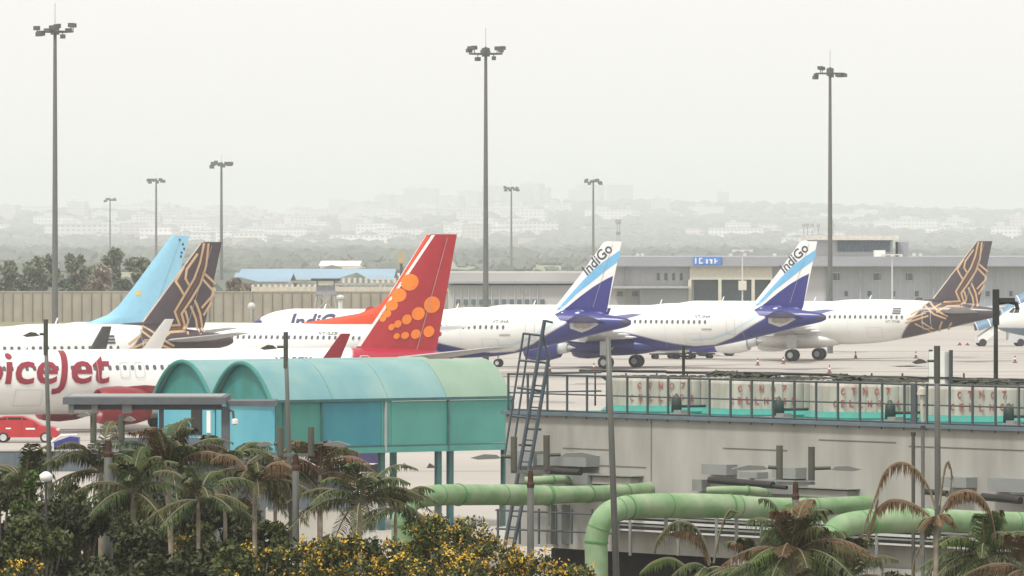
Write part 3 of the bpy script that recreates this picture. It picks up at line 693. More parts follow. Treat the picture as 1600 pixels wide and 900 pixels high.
for px in (1029, 1041, 1053, 1065): tb('window', M_teal_g, [(px - 2.2, px + 2.2, 427, 438, 1.9, .2)])
for px in (1308, 1372, 1422): f = tb('window', M_teal_g, [(px - 5, px + 5, 427, 438, 2.1, .3)]); tb('window_frame', M_lgrey, [(px - 6, px + 6, 425.5, 427, 2.05, .3), (px - 6, px + 6, 438, 439.5, 2.05, .3)], f)
for px in (980, 1290, 1345, 1460, 1560): tb('downpipe', M_grey, [(px - 1, px + 1, 415, 506, 1.4, .2)])
tb('drain', M_fas, [(977, 981, 415, 441, 1.5, .2)])
for px in range(708, 850, 12): tb('pilaster', M_lgrey, [(px - .5, px + .5, 447, 480, 3.7, .3)])
for px in range(712, 846, 12): tb('window', M_teal_g, [(px, px + 7, 468, 476, 3.8, .3)])
for px in list(range(934, 1076, 11)) + list(range(1298, 1600, 11)): tb('panel_seam', M_lgrey, [(px, px + .5, 416, 505, 1.93, .06)])
for px in range(940, 1076, 24): tb('low_window', M_teal_g, [(px, px + 9, 456, 463, 1.9, .1)])
for px in range(1320, 1600, 37): tb('low_window', M_teal_g, [(px, px + 6, 455, 463, 2.2, .2)])
tb('gutter', M_fas, [(926, 1860, 414.6, 416.2, -.3, .4)])
sb = tb('sign', mat('sign_blue', (.07, .22, .62), .5), [(1083, 1127, 401, 414, -.35, .3)])
mb = MB()
for a, b, c_, e in ((1086, 1088, 403, 412), (1092, 1097, 403, 405), (1092, 1094, 405, 410), (1092, 1098, 410, 412), (1103, 1106, 405, 412), (1108, 1113, 405, 407), (1110, 1113, 407, 412), (1116, 1118, 404, 412), (1118, 1121, 407, 409)): mb.box((X((a + b) / 2, D), -.38, Z((c_ + e) / 2, D)), (X(b, D) - X(a, D), .05, (e - c_) / F * D))
mb.build('sign_marks', M_white, sb)
tb('control_room', M_twall, [(1272, 1400, 375, 401, 8, 12)]); tb('control_roof', mat('control_roof', (.60, .57, .51), .8), [(1263, 1409, 368, 375, 6.5, 15)])
for i in range(10): tb('pane', M_teal_g, [(1313 + i * 8.4, 1320 + i * 8.4, 377, 393, 7.8, .3)])
tb('plant_room', M_fas, [(1409, 1426, 378, 401, 9, 6)]); tb('roof_unit', M_white, [(1367, 1384, 391, 401, 1, 3)])
for px in (1262, 1268, 1275, 1285, 1308): MB().tube([(X(px, D), 12, Z(368, D)), (X(px, D), 12, Z(368 - 8 - px % 17, D))], .09, 6).box((X(px, D), 12, Z(352, D)), (.5, .2, .5)).build('antenna', M_grey, T)
for px in (995, 1003, 1142, 1164, 1211, 1430, 1440, 1520): tb('roof_vent', M_lgrey, [(px, px + 5, 396, 401, 6, 2)])
for i, (px, top, cat_) in enumerate(((1160, 391, 'slim lamp post with a crossbar before the dark loading bays of the terminal'), (1394, 398, 'slim lamp post with an angled head between two square windows of the terminal'))):
    t = thing('lamp_post', cat_, 'lamp post', (X(px, 880), 880, 0)); h = Z(top, 880)
    MB().tube([(0, 0, 0), (0, 0, h)], [.14, .08], 8).build('pole', M_lgrey, t)
    MB().box((0, 0, h), (2.8, .15, .18)).build('crossbar', M_lgrey, t)
    for k in (-1.2, 0, 1.2): MB().box((k, -.2, h - .1), (.5, .5, .3)).build('lamp', M_cream, t)
    if i == 0: MB().box((0, -.2, Z(446, 880)), (1.1, .4, 1.3)).build('control_box', M_cream, t)

# ---------------------------------------------------------------- trees behind the perimeter wall
def quadleaf(mb, c, s, rnd=random):
    a = Vector((rnd.uniform(-1, 1), rnd.uniform(-1, 1), rnd.uniform(-1, 1))).normalized(); b = a.cross(Vector((rnd.uniform(-1, 1), rnd.uniform(-1, 1), rnd.uniform(-1, 1)))).normalized()
    c = Vector(c); mb.add([c - a * s, c - b * s * .5, c + a * s, c + b * s * .5], [(0, 1, 2, 3)])
def bushy(name, px, pyt, d, wpx, m, label, cat='tree', n=900, leaf=.45, trunkm=None, zlow=None, group=None, clumps=16, extra=None):
    rnd = random.Random(hash((px, pyt)) % 9999); zt = Z(pyt, d); w_ = wpx / F * d / 2
    t = thing(name, label, cat, (X(px, d), d, 0), group=group); zl = zt * .25 if zlow is None else zlow
    tr = MB().tube([(0, 0, 0), (.1, 0, zl + .4), (-.1, .1, zt * .8)], [w_ * .09 + .06, w_ * .06 + .04, .03], 8)
    cl = []
    for k in range(clumps):
        a = rnd.uniform(0, 6.28); q = rnd.random() ** .5; zz = zl + (zt - zl) * rnd.uniform(.1, .86)
        env = math.sin(math.pi * min(1, .22 + .74 * (zz - zl) / (zt - zl))) ** .6
        c = Vector((math.cos(a) * q * w_ * env * .85, math.sin(a) * q * w_ * env * .85, zz)); r = w_ * rnd.uniform(.22, .42); cl.append((c, r))
        tr.tube([(0, 0, zl * .9 + (zz - zl) * .4), tuple(c)], [w_ * .025 + .02, .015], 5)
    tr.build('trunk', trunkm or mat('bark', (.16, .13, .10), .9, .2), t)
    mb = MB()
    for k in range(n):
        c, r = rnd.choice(cl); v = Vector((rnd.gauss(0, 1), rnd.gauss(0, 1), rnd.gauss(0, .8))).normalized() * r * rnd.uniform(.45, 1.08)
        quadleaf(mb, c + v, leaf * rnd.uniform(.6, 1.2), rnd)
    mb.build('crown', m, t)
    if extra:
        em, en, es = extra; mb = MB()
        for k in range(en):
            c, r = rnd.choice(cl); v = Vector((rnd.gauss(0, 1), rnd.gauss(0, 1) - .5, rnd.gauss(0, .8) + .35)).normalized() * r * rnd.uniform(.95, 1.12)
            for q in range(6): quadleaf(mb, c + v + Vector((rnd.gauss(0, es), rnd.gauss(0, es), rnd.gauss(0, es))), es * rnd.uniform(.6, 1.1), rnd)
        mb.build('blossom', em, t)
    return t
M_far1 = mat_leaf('far_leaf', (.10, .12, .07), (.19, .20, .12), .25); M_far2 = mat_leaf('far_leaf_dry', (.20, .16, .12), (.28, .22, .17), .3)
for i, (px, py, wd, mm, lb) in enumerate(((8, 402, 60, 0, 'hazy round tree at the left edge behind the beige wall'), (45, 396, 64, 0, 'hazy tree left of the tallest lamp mast behind the beige wall'), (66, 390, 50, 0, 'hazy dark topped tree touching the tallest lamp mast on its left'),
    (112, 391, 62, 0, 'hazy tree just right of the tallest lamp mast'), (150, 404, 50, 1, 'low brownish tree below the smallest lamp mast'), (188, 380, 58, 0, 'tallest of the hazy trees, bare branched top near the pale blue tail'),
    (215, 400, 56, 0, 'hazy tree against the pale blue tail'), (245, 408, 50, 0, 'hazy tree partly behind the pale blue tail'), (20, 428, 70, 1, 'low brown scrubby tree at the far left above the beige wall'), (128, 424, 66, 1, 'low brown scrubby tree above the beige wall between mast and blue tail'),
    (366, 431, 34, 1, 'brownish tree at the foot of the lamp mast right of the left latticed tail'), (386, 440, 30, 1, 'low bush right of the lamp mast by the long blue shed'))):
    bushy('broadleaf_tree', px, py, 950 + i * 6, wd, (M_far1, M_far2)[mm], lb, n=1500, leaf=.42, group='trees behind the perimeter wall')

# ---------------------------------------------------------------- high lamp masts
def mast(px, pyt, d, label, n=10, rr=1.55):
    if d > 1000: rr = 2.3; n = 8
    t = thing('lamp_mast', label, 'lamp mast', (X(px, d), d, 0), group='high lamp masts on the airfield'); h = Z(pyt, d)
    MB().tube([(0, 0, 0), (0, 0, h * .35), (0, 0, h + .4)], [.31, .25, .14] if d < 1000 else [.45, .38, .25], 14).build('pole', M_mast, t)
    MB().tube([(0, 0, h), (0, 0, h + 2.2)], .035, 6).build('lightning_rod', M_grey, t)
    mb = MB(); pts = [(rr * math.cos(a), rr * math.sin(a), h - .25) for a in [2 * math.pi * i / 20 for i in range(21)]]
    mb.tube(pts, .07, 6, False).box((0, 0, h - .25), (2 * rr, .1, .1)).box((0, 0, h - .25), (.1, 2 * rr, .1)).tube([(0, 0, h - .5), (0, 0, h + .3)], .38, 12)
    mb.build('lamp_ring', M_mast2, t); rnd = random.Random(int(px))
    for i in range(n):
        a = 2 * math.pi * (i + .3) / n; up = rnd.choice((.55, -.45, .15, -.2, .3)); c = Vector((rr * 1.02 * math.cos(a), rr * 1.02 * math.sin(a), h - .25 + up))
        MB().box(c, (.5, .40, .36) if d < 1000 else (1.0, .8, .9), a + rnd.uniform(-.5, .5)).tube([(c.x * .97, c.y * .97, h - .25), tuple(c)], .045, 5).build('floodlight', M_mast2, t)
    return t
M_mast = mat('mast_grey', (.12, .125, .115), .5, .06); M_mast2 = mat('mast_head', (.09, .095, .09), .5, .1)
for a in ((86, 45, 550, 'tallest lamp mast, at the left edge of the apron'), (759, 80, 600, 'tall lamp mast in the middle, right of the red spotted tail'), (1297, 111, 670, 'tall lamp mast on the right, beside the second striped tail'),
          (172, 312, 2860, 'smallest and faintest lamp mast, right of the tallest one'), (244, 281, 1960, 'small lamp mast above the pale blue tail'), (346, 256, 1540, 'slender lamp mast just right of the left gold latticed tail'),
          (799, 294, 2270, 'faint small lamp mast just right of the middle tall mast'), (927, 283, 1960, 'small lamp mast left of the first striped tail')): mast(*a)
t = thing('radio_mast', 'thin lattice radio mast standing behind the tip of the first striped tail', 'mast', (X(966, 1400), 1400, 0)); h = Z(346, 1400)
mb = MB(); [mb.tube([(a * .4, b * .4, 0), (a * .25, b * .25, h)], .08, 5) for a in (-1, 1) for b in (-1, 1)]
for i in range(16): q = h * i / 16; mb.tube([(-.35, -.35, q), (.35, -.35, q + h / 16)], .05, 4)
mb.build('lattice', M_grey, t); MB().box((0, 0, h), (1.3, .5, .9)).build('aerial', M_grey, t); MB().box((0, 0, h - 2.6), (1.0, .5, .7)).build('aerial', M_grey, t)
t = thing('signal_post', 'yellowish signal post rising behind the orange dorsal fin', 'post', (X(627, 1300), 1300, 0)); h = Z(403, 1300)
MB().tube([(0, 0, 0), (0, 0, h)], .3, 8).build('post', M_dark, t); MB().box((0, 0, h), (1.2, .6, 2.2)).build('head', mat('ochre', (.45, .32, .15), .7), t)

# ---------------------------------------------------------------- apron furniture
M_cone = mat('cone_orange', (.24, .075, .05), .8)
def cone(px, py, label):
    d = F * CZ / (py - HZ); t = thing('traffic_cone', label, 'traffic cone', (X(px, d), d, 0), group='cones on the apron')
    MB().lathe([(.04, .2), (.1, .14), (.72, .04), (.74, .0)], n=14).build('cone', M_cone, t); MB().box((0, 0, .03), (.45, .45, .05)).build('base', M_dark, t)
    MB().lathe([(.36, .105), (.5, .086)], n=14).build('reflective_band', M_white, t)
for a in ((1184, 571, 'cone left of the small cones under the second striped tail'), (1224, 569, 'faint cone under the tailcone of the second striped tail'), (1337, 560, 'cone just right of the rearmost jet wheels on the right'), (1431, 560, 'cone midway between the right wheels and the black lamp pole'), (1586, 567, 'cone at the right edge of the frame'),
          (859, 582, 'cone right of the leaning ladder'), (928, 579, 'cone left of the dark pole by the near wheels'), (1296, 583, 'cone half hidden by the cable bundle on the cooling tower')): cone(*a)
# carts under the second striped jet
def cart(px, py, m, label, w=3.0):
    d = F * CZ / (py - HZ); t = thing('baggage_cart', label, 'cart', (X(px, d), d, 0), .2, 'baggage carts under the striped jet')
    MB().box((0, 0, .5), (w, 1.5, .15)).build('deck', M_dark, t); MB().box((0, 0, 1.15), (w * .8, 1.3, 1.0)).build('load', m, t)
    for a in (-1, 1):
        for b in (-1, 1): MB().lathe([(-.1, .001), (-.1, .25), (.1, .25), (.1, .001)], (a * w * .36, b * .65, .25), 'y', 12).build('wheel', M_black, t)
    MB().tube([(w / 2, 0, .4), (w / 2 + .8, 0, .25)], .04, 6).build('tow_bar', M_grey, t)
cart(1040, 561, M_lgrey, 'low cart with a pale load under the belly of the second striped jet'); cart(1065, 560, mat('cart_cream', (.55, .52, .45), .7), 'low cart with a cream load, second from the left under the second striped jet'); cart(1092, 560, M_indigo, 'cart with a dark blue load, third from the left under the striped jet')
d = 655
t = thing('tow_tractor', 'dark blue tow tractor parked beneath the rising tail of the second striped jet', 'tractor', (X(1118, d), d, 0), .15)
MB().prism([(-2.2, .4), (2.2, .4), (2.2, 1.3), (.6, 1.4), (.3, 2.0), (-1.2, 2.0), (-1.5, 1.3), (-2.2, 1.2)], -.9, .9).build('body', M_indigo, t)
MB().prism([(.25, 1.45), (.05, 1.9), (-1.05, 1.9), (-1.25, 1.45)], -.93, .93).build('window', M_glass, t)
for a in (-1.4, 1.4):
    for b in (-.9, .9): MB().lathe([(-.15, .001), (-.15, .45), (.15, .45), (.15, .001)], (a, b, .45), 'y', 14).build('wheel', M_black, t)
# mobile passenger stairs on the right
d = F * CZ / (541 - HZ); t = thing('passenger_stairs', 'white and blue mobile boarding stairs behind the black lamp pole on the right', 'boarding stairs', (X(1562, d), d, 0), .12)
M_pblue = mat('stairs_blue', (.13, .22, .32), .5)
MB().prism([(-2.6, .5), (-1.9, .5), (3.3, 4.3), (3.3, 4.7), (2.6, 4.7), (-2.6, 1.0)], -.85, -.78).prism([(-2.6, .5), (-1.9, .5), (3.3, 4.3), (3.3, 4.7), (2.6, 4.7), (-2.6, 1.0)], .78, .85).build('side_panel', M_white, t)
mb = MB(); [mb.box((-2.2 + i * .4, 0, .75 + i * .29), (.42, 1.5, .06)) for i in range(14)]; mb.build('steps', M_grey, t)
MB().box((0, 0, .55), (6.0, 2.0, .3)).box((1.9, 0, 1.3), (2.0, 1.8, 1.3)).build('chassis', M_lgrey, t)
V = []; n = 14; path = [(-2.6, 2.7), (-1.2, 3.2), (.4, 4.1), (2.2, 5.6), (3.4, 6.2)]
for x, z in path:
    for j in range(n): a = math.pi * j / (n - 1); V.append((x - .3 * math.sin(a), -1.0 * math.cos(a), z - 1.0 + 1.0 * math.sin(a)))
MB().add(V, [(i * n + j, i * n + j + 1, (i + 1) * n + j + 1, (i + 1) * n + j) for i in range(len(path) - 1) for j in range(n - 1)]).build('hood', M_pblue, t, smooth=True)
for k, (x, z) in enumerate(path): MB().tube([(x - .3 * math.sin(a), -1.02 * math.cos(a), z - 1.0 + 1.02 * math.sin(a)) for a in [math.pi * j / 13 for j in range(14)]], .07, 6).build('hoop', M_white if k % 2 else M_lgrey, t)
MB().tube([(1.8, -.8, 1.8), (2.6, -.8, 4.2)], .12, 6).tube([(1.8, .8, 1.8), (2.6, .8, 4.2)], .12, 6).build('lift_strut', M_grey, t)
for a in (-2.1, 2.2):
    for b in (-.95, .95): MB().lathe([(-.15, .001), (-.15, .42), (.15, .42), (.15, .001)], (a, b, .42), 'y', 14).build('wheel', M_black, t)
t = thing('chock_pair', 'small dark red wheel chocks lying on the apron left of the boarding stairs', 'chocks', (X(1504, 720), 720, 0))
MB().prism([(-.6, 0), (-.3, .35), (-.1, 0)], -.5, .5).prism([(.3, 0), (.55, .3), (.8, 0)], -.5, .5).build('wedge', M_cone, t)
# ---------------------------------------------------------------- cooling tower
DK = 7.0
W0 = Vector((X(790, 183.8), 183.8, 0)); W1 = Vector((X(1600, 167.2), 167.2, 0)); TV = (W1 - W0).normalized(); NI = Vector((-TV.y, TV.x, 0)); WRZ = math.atan2(TV.y, TV.x)
def wl(px, py, off=0.):
    u = (px - 800) / F; d = (off + W0.dot(NI)) / (u * NI.x + NI.y); p = Vector((u * d, d, 0)) - W0
    return p.dot(TV), Z(py, d)
WL = wl(1720, 600)[0]
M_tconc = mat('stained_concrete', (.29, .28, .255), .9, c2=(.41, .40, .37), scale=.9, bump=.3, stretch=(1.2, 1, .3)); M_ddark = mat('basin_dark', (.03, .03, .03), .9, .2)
M_rail = mat('railing_grey_green', (.07, .085, .09), .6, .12); M_teal = mat('teal_frp', (.045, .27, .23), .5, .15, scale=1.5); M_hood = mat('hood_grey', (.25, .265, .255), .6, .06)
M_rib = mat('ribbed_frp', (.34, .31, .27), .7, c2=(.52, .49, .43), scale=2.2, stretch=(1, 1, .4)); M_bl = mat('black_tube', (.025, .025, .022), .6, .3); M_ledge = mat('ledge_grey', (.22, .23, .21), .7, .15)
T = thing('cooling_tower', 'long pale concrete cooling tower block with a railed deck and green pipes', 'cooling tower', W0, WRZ)
MB().box((WL / 2, 6, (DK + 3.2) / 2), (WL, 12, DK - 3.2)).build('wall', M_tconc, T)
MB().box((WL / 2, 6, DK + .004), (WL - .1, 11.9, .03)).build('deck', M_teal, T)
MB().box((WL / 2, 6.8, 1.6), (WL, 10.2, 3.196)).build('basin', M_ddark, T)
MB().box((WL / 2, -.06, DK + .02), (WL + .1, .16, .1)).build('deck_edge', mat('edge_blue_grey', (.12, .16, .19), .6), T)
xq = wl(1150, 870)[0]; MB().box(((xq + WL) / 2, .8, 1.6), (WL - xq, 2.0, 3.19)).build('base', M_tconc, T)
jx = wl(1018, 690)[0]; MB().box((jx, -.012, 6.1), (.03, .03, 1.7)).build('joint', M_ledge, T)
for px0, px1, py in ((1280, 1400, 687), (1130, 1230, 700), (1420, 1600, 697), (880, 960, 700), (930, 1010, 727)):
    a, z = wl(px0, py); b, _ = wl(px1, py); MB().box(((a + b) / 2, -.004, z), (b - a, .02, .025)).build('crack', mat('crack_grey', (.15, .14, .12), .9), T)
def wbox(name, px0, px1, py0, py1, dep, m, off=0.):
    a, zt = wl(px0, py0, -off); b, zb = wl(px1, py1, -off); zt2 = wl(px1, py0, -off)[1]
    return MB().box(((a + b) / 2, -off - dep / 2, ((zt + zt2) / 2 + zb) / 2), (b - a, dep, abs((zt + zt2) / 2 - zb))).build(name, m, T)
def wtube(name, pts, r, m, off): 
    return MB().tube([(wl(px, py, -off)[0], -off, wl(px, py, -off)[1]) for px, py in pts], r, 10).build(name, m, T)
for a in ((810, 850, 704, 728, .4), (860, 937, 711, 729, .5), (886, 939, 738, 760, .5), (1113, 1152, 725, 742, .4), (1172, 1200, 737, 747, .4), (1223, 1260, 730, 748, .4), (1200, 1262, 749, 772, .5), (1487, 1527, 745, 762, .4), (1560, 1625, 747, 770, .4)): wbox('hood', *a[:4], a[4], M_hood)
for a in ((940, 1000, 745, 758, .35), (1262, 1338, 765, 778, .35), (1600, 1680, 775, 786, .35)): wbox('ledge_box', *a[:4], a[4], M_tconc); wbox('ledge', a[0] - 2, a[1] + 6, a[2] - 3, a[2], a[4] + .1, M_ledge)
wbox('junction_box', 1094, 1109, 749, 767, .3, M_ledge)
for p, r in ((((803, 733), (907, 738)), .09), (((1109, 750), (1208, 758)), .10), (((1208, 760), (1229, 762)), .06), (((1442, 768), (1480, 771)), .08), (((1535, 776), (1595, 782)), .10)): wtube('drive_tube', p, r, M_bl, .8)
for py, m_, hh in ((811, M_lgrey, 4), (817, M_ledge, 3), (824, M_lgrey, 4), (830, M_ledge, 3), (838, M_lgrey, 3)):
    a, z = wl(960, py); b, _ = wl(1700, py); z = wl(1200, py)[1]; MB().box(((a + b) / 2 , -.25 - (py % 3) * .03, z), (b - a, .4, hh / 58)).build('pipe_rack_rail', m_, T)
for px in (985, 1060, 1120, 1190, 1290, 1370, 1440, 1530): wtube('rack_post', ((px, 800), (px, 868)), .05, M_ledge, .5)
for py in (797, 826): wtube('walkway_rail', ((775, py), (965, py + 8)), .03, M_rail, .7)
for px in (778, 812, 842, 869, 893, 925, 958): wtube('walkway_post', ((px, 795), (px, 850)), .035, M_rail, .7)
wbox('column', 866, 873, 788, 850, .3, M_ledge); wbox('column', 883, 890, 788, 850, .3, M_hood)
# deck railing
mb = MB()
for z, r in ((DK + 1.12, .03), (DK + .58, .022), (DK + .1, .03)): mb.tube([(.05, .05, z), (WL, .05, z)], r, 8)
mb.build('handrail', M_rail, T)
k = 0; x = .1
while x < WL and k < 60: MB().box((x, .02, DK + .52), (.05, .05, 1.25)).build('railing_post', M_rail, T); x += .88; k += 1
x, _ = wl(1428, 600); MB().box((x, .0, DK + .55), (.2, .06, 1.2)).build('railing_post', M_rail, T)
MB().tube([(.1, .05, DK + 1.12), (.1, 3.5, DK + 1.12)], .03, 8).tube([(.1, .05, DK + .58), (.1, 3.5, DK + .58)], .022, 8).build('handrail', M_rail, T)
# fan stacks
def drum(px, rows, label):
    yc = 3.4; rr = 1.72; x = wl(px, 600, yc)[0]
    base = W0 + TV * x + NI * yc; t = thing('fan_stack', label, 'fan stack', (base.x, base.y, DK), 0, 'ribbed fan stacks on the cooling tower deck')
    V = []; n = 216; H = [(.02, 1.12, 0), (.26, 1.02, 0)]
    MB().lathe([(.0, rr + .22), (.1, rr + .24), (.26, rr + .03), (.27, rr - .3)], n=64).build('base_ring', M_teal, t, smooth=False)
    zs = [.25, .95, 1.0, 1.03]
    for i, z in enumerate(zs):
        for j in range(n):
            a = 2 * math.pi * j / n; q = abs(math.sin(a * 18)) ** .5
            r = rr + .05 * q - (0, 0, .02, .06)[i]; V.append((r * math.cos(a), r * math.sin(a), z + (0, 0, .0, .035 * q)[i]))
    k = len(zs); MB().add(V, [(i * n + j, i * n + (j + 1) % n, (i + 1) * n + (j + 1) % n, (i + 1) * n + j) for i in range(k - 1) for j in range(n)]).build('drum', M_rib, t)
    MB().lathe([(1.0, rr - .05), (.9, .3), (.9, .0)], n=36).build('fan', M_dark, t)
    cam_a = math.atan2(-base.y, -base.x) - R(8)
    m_ = mat('faded_red_lettering', (.33, .045, .04), .7, c2=(.42, .16, .13), scale=7)
    for body, zc_, w_ in rows:
        nch = len(body); mb = MB()
        for i, ch in enumerate(body):
            if ch == ' ': continue
            tr = text_tris(ch, offset=.03); x0, y0, x1, y1 = bbox(tr); hgt = .19; ww = .12 if ch not in '1I' else .06
            ac = (i - (nch - 1) / 2) * w_ + 0
            for tt in tr:
                vs = []
                for p in tt:
                    lx = ac + (p[0] - (x0 + x1) / 2) / (x1 - x0) * ww; a = cam_a + lx / rr; vs.append(((rr + .065) * math.cos(a), (rr + .065) * math.sin(a), zc_ + .01 * (i % 3) + (p[1] - y0) / (y1 - y0) * hgt))
                mb.add(vs, [(0, 1, 2)])
        mb.build('lettering', m_, t)
    return t
drum(1046, (('CTNO7', .72, .31), ('CELLNO1', .38, .29)), 'leftmost lettered fan stack, reading CT NO 7 CELL NO 1')
drum(1204, (('CTNO7', .72, .31), ('CELLNO15', .38, .25)), 'second lettered fan stack, reading CELL NO 15')
drum(1366, (('CTNO7', .72, .31), ('CELLNO14', .38, .25)), 'third lettered fan stack, reading CELL NO 14')
drum(1548, (('CTNO7', .72, .30), ('CELLNO1', .38, .27)), 'lettered fan stack nearest the right edge, beside the thick lamp pole')
drum(1735, (), 'plain ribbed fan stack cut by the right edge of the photo')
# fan motors on the walkway
for px, lb in ((1057, 'dark fan motor before the leftmost lettered stack'), (1217, 'second dark fan motor from the left on the railed deck'), (1391, 'third dark fan motor from the left on the railed deck'), (1576, 'dark fan motor near the right end of the railed deck')):
    x = wl(px, 650, 1.0)[0]; p = W0 + TV * x + NI * 1.0; t = thing('fan_motor', lb, 'motor', (p.x, p.y, DK), WRZ, 'fan motors on the cooling tower deck')
    MB().lathe([(.14, .12), (.16, .15), (.5, .14), (.56, .09), (.62, .05), (.66, .02)], n=16).build('body', mat('motor_green_black', (.03, .05, .045), .5, .2), t, smooth=True)
    MB().box((0, 0, .05), (1.0, .5, .1)).box((.2, 0, .14), (.3, .3, .12)).build('base_plate', M_hood, t); MB().tube([(0, 0, .3), (.2, .9, .3)], .04, 8).build('shaft', M_dark, t)
# white casing between the stacks, small mast
x = wl(1470, 600, 2.2)[0]; p = W0 + TV * x + NI * 2.2; t = thing('white_casing', 'upright white casing behind the thick lamp pole on the deck', 'casing', (p.x, p.y, DK), WRZ)
MB().box((0, 0, 1.0), (.62, .3, 1.9)).build('panel', mat('casing_white', (.72, .72, .68), .5), t); MB().box((-.4, 0, 1.0), (.05, .1, 2.0)).build('frame_post', M_rail, t); MB().box((.4, 0, 1.0), (.05, .1, 2.0)).build('frame_post', M_rail, t); MB().box((0, 0, 1.25), (.75, .34, .05)).build('strap', M_dark, t)
x = wl(1440, 640, .4)[0]; p = W0 + TV * x + NI * .4; t = thing('vent_pipe', 'white vent pipe rising from the deck left of the thick lamp pole', 'vent pipe', (p.x, p.y, DK - 1.6), 0)
MB().tube([(0, -.5, 0), (0, -.5, 1.6), (0, -.5, 2.5)], [.05, .05, .09], 10).build('pipe', M_rib, t); MB().lathe([(2.45, .16), (2.6, .14), (2.7, .02)], (0, -.5, 0), n=12).build('cap', M_rib, t)
x = wl(1068, 590, 6.5)[0]; p = W0 + TV * x + NI * 6.5; t = thing('sensor_post', 'thin dark post with a crossbar above the leftmost lettered stack', 'post', (p.x, p.y, DK), 0)
MB().tube([(0, 0, 0), (0, 0, 1.85)], .045, 8).build('post', M_bl, t); MB().box((0, 0, 1.55), (.42, .06, .06)).build('crossbar', M_bl, t)
# cable bundles along the far edge of the deck
def wavy(mb, px0, px1, py0, py1, amp, r, rnd, off, seg=14):
    pts = []
    for i in range(seg + 1):
        f = i / seg; px = px0 + (px1 - px0) * f; py = py0 + (py1 - py0) * f + rnd.uniform(-amp, amp) * (1 if 0 < i < seg else 1)
        x, z = wl(px, py, off); p = W0 + TV * x + NI * (off + rnd.uniform(-.3, .3)); pts.append((p.x, p.y, z))
    mb.tube(pts, r, 6)
rnd = random.Random(11)
t = thing('black_pipe', 'long straight black pipe along the far edge of the cooling tower deck', 'pipe', (W0.x, W0.y, 0))
def piped(name, fn, m, par=None):
    mb = MB(); fn(mb); loc = par.location if par else Vector((0, 0, 0)); mb.v = [tuple(Vector(v) - loc) for v in mb.v]; return mb.build(name, m, par, smooth=True)
piped('run', lambda mb: (wavy(mb, 905, 1330, 579, 586, .6, .045, rnd, 7, 20), wavy(mb, 1330, 1700, 588, 596, .6, .045, rnd, 7, 16)), M_bl, t)
piped('bracket', lambda mb: [mb.tube([tuple(W0 + TV * wl(px, 590, 7)[0] + NI * 7 + Vector((0, 0, DK))), tuple(W0 + TV * wl(px, 590, 7)[0] + NI * 7 + Vector((0, 0, wl(px, 583, 7)[1])))], .03, 6) for px in range(930, 1700, 48)], M_bl, t)
for (a, b, y0, y1, am, n_, lb) in ((940, 1110, 590, 592, 3, 7, 'thin tangle of dark cables above the leftmost lettered stack'), (1105, 1215, 586, 592, 7, 16, 'mound of dark cables above the stack reading CELL NO 15'), (1215, 1330, 592, 595, 4, 9, 'dark cable bundle between the two middle stacks'),
    (1285, 1460, 592, 600, 6, 18, 'long mound of dark cables above the stack reading CELL NO 14'), (1480, 1700, 597, 603, 5, 16, 'dark cable bundle near the right end of the deck')):
    t = thing('cable_bundle', lb, 'cables', (W0.x, W0.y, DK), group='cable bundles on the cooling tower')
    for q in range(min(n_, 10)): piped('cable', lambda mb: [wavy(mb, a + rnd.uniform(0, 25), b - rnd.uniform(0, 25), y0 + rnd.uniform(-am, am), y1 + rnd.uniform(-am, am), am * .5, .035, rnd, 6.2) for _ in range(2)], M_bl if q % 3 else mat('olive_cable', (.08, .08, .055), .7, .2), t)
# ladder
t = thing('ladder_frame', 'tall leaning dark steel ladder frame at the left end of the concrete block', 'ladder', (X(805, 180), 180, 0)); M_lad = mat('ladder_blue_black', (.06, .08, .10), .5, .15)
def ptube(name, pts, r, m, par, n=8, smooth=False):
    mb = MB().tube([tuple(P(*p) - par.location) for p in pts], r, n); return mb.build(name, m, par, smooth=smooth)
dl = 180.2
for pts, r in ((((851, 500, dl), (817, 700, dl), (787, 862, dl)), .055), (((857, 560, dl), (833, 700, dl), (801, 862, dl)), .055), (((818, 520, dl + .8), (789, 710, dl + .8)), .03), (((828, 522, dl + .8), (804, 690, dl + .8)), .03)): ptube('stringer', pts, r, M_lad, t)
for p in (((818, 521), (851, 525)), ((851, 501), (864, 504)), ((811, 563), (856, 567)), ((808, 606), (848, 611)), ((800, 650), (840, 654)), ((824, 670), (846, 671)), ((810, 695), (831, 696)), ((848, 523), (858, 560))): ptube('crossbar', [(*p[0], dl + .1), (*p[1], dl + .1)], .032, M_lad, t)
y = 585
while y < 860:
    f = (y - 500) / 362; xa = 851 - 64 * f + .5; ptube('rung', [(xa + 1, y, dl), (xa + 16 - 2 * f, y + 1, dl)], .022, M_lad, t); y += 17
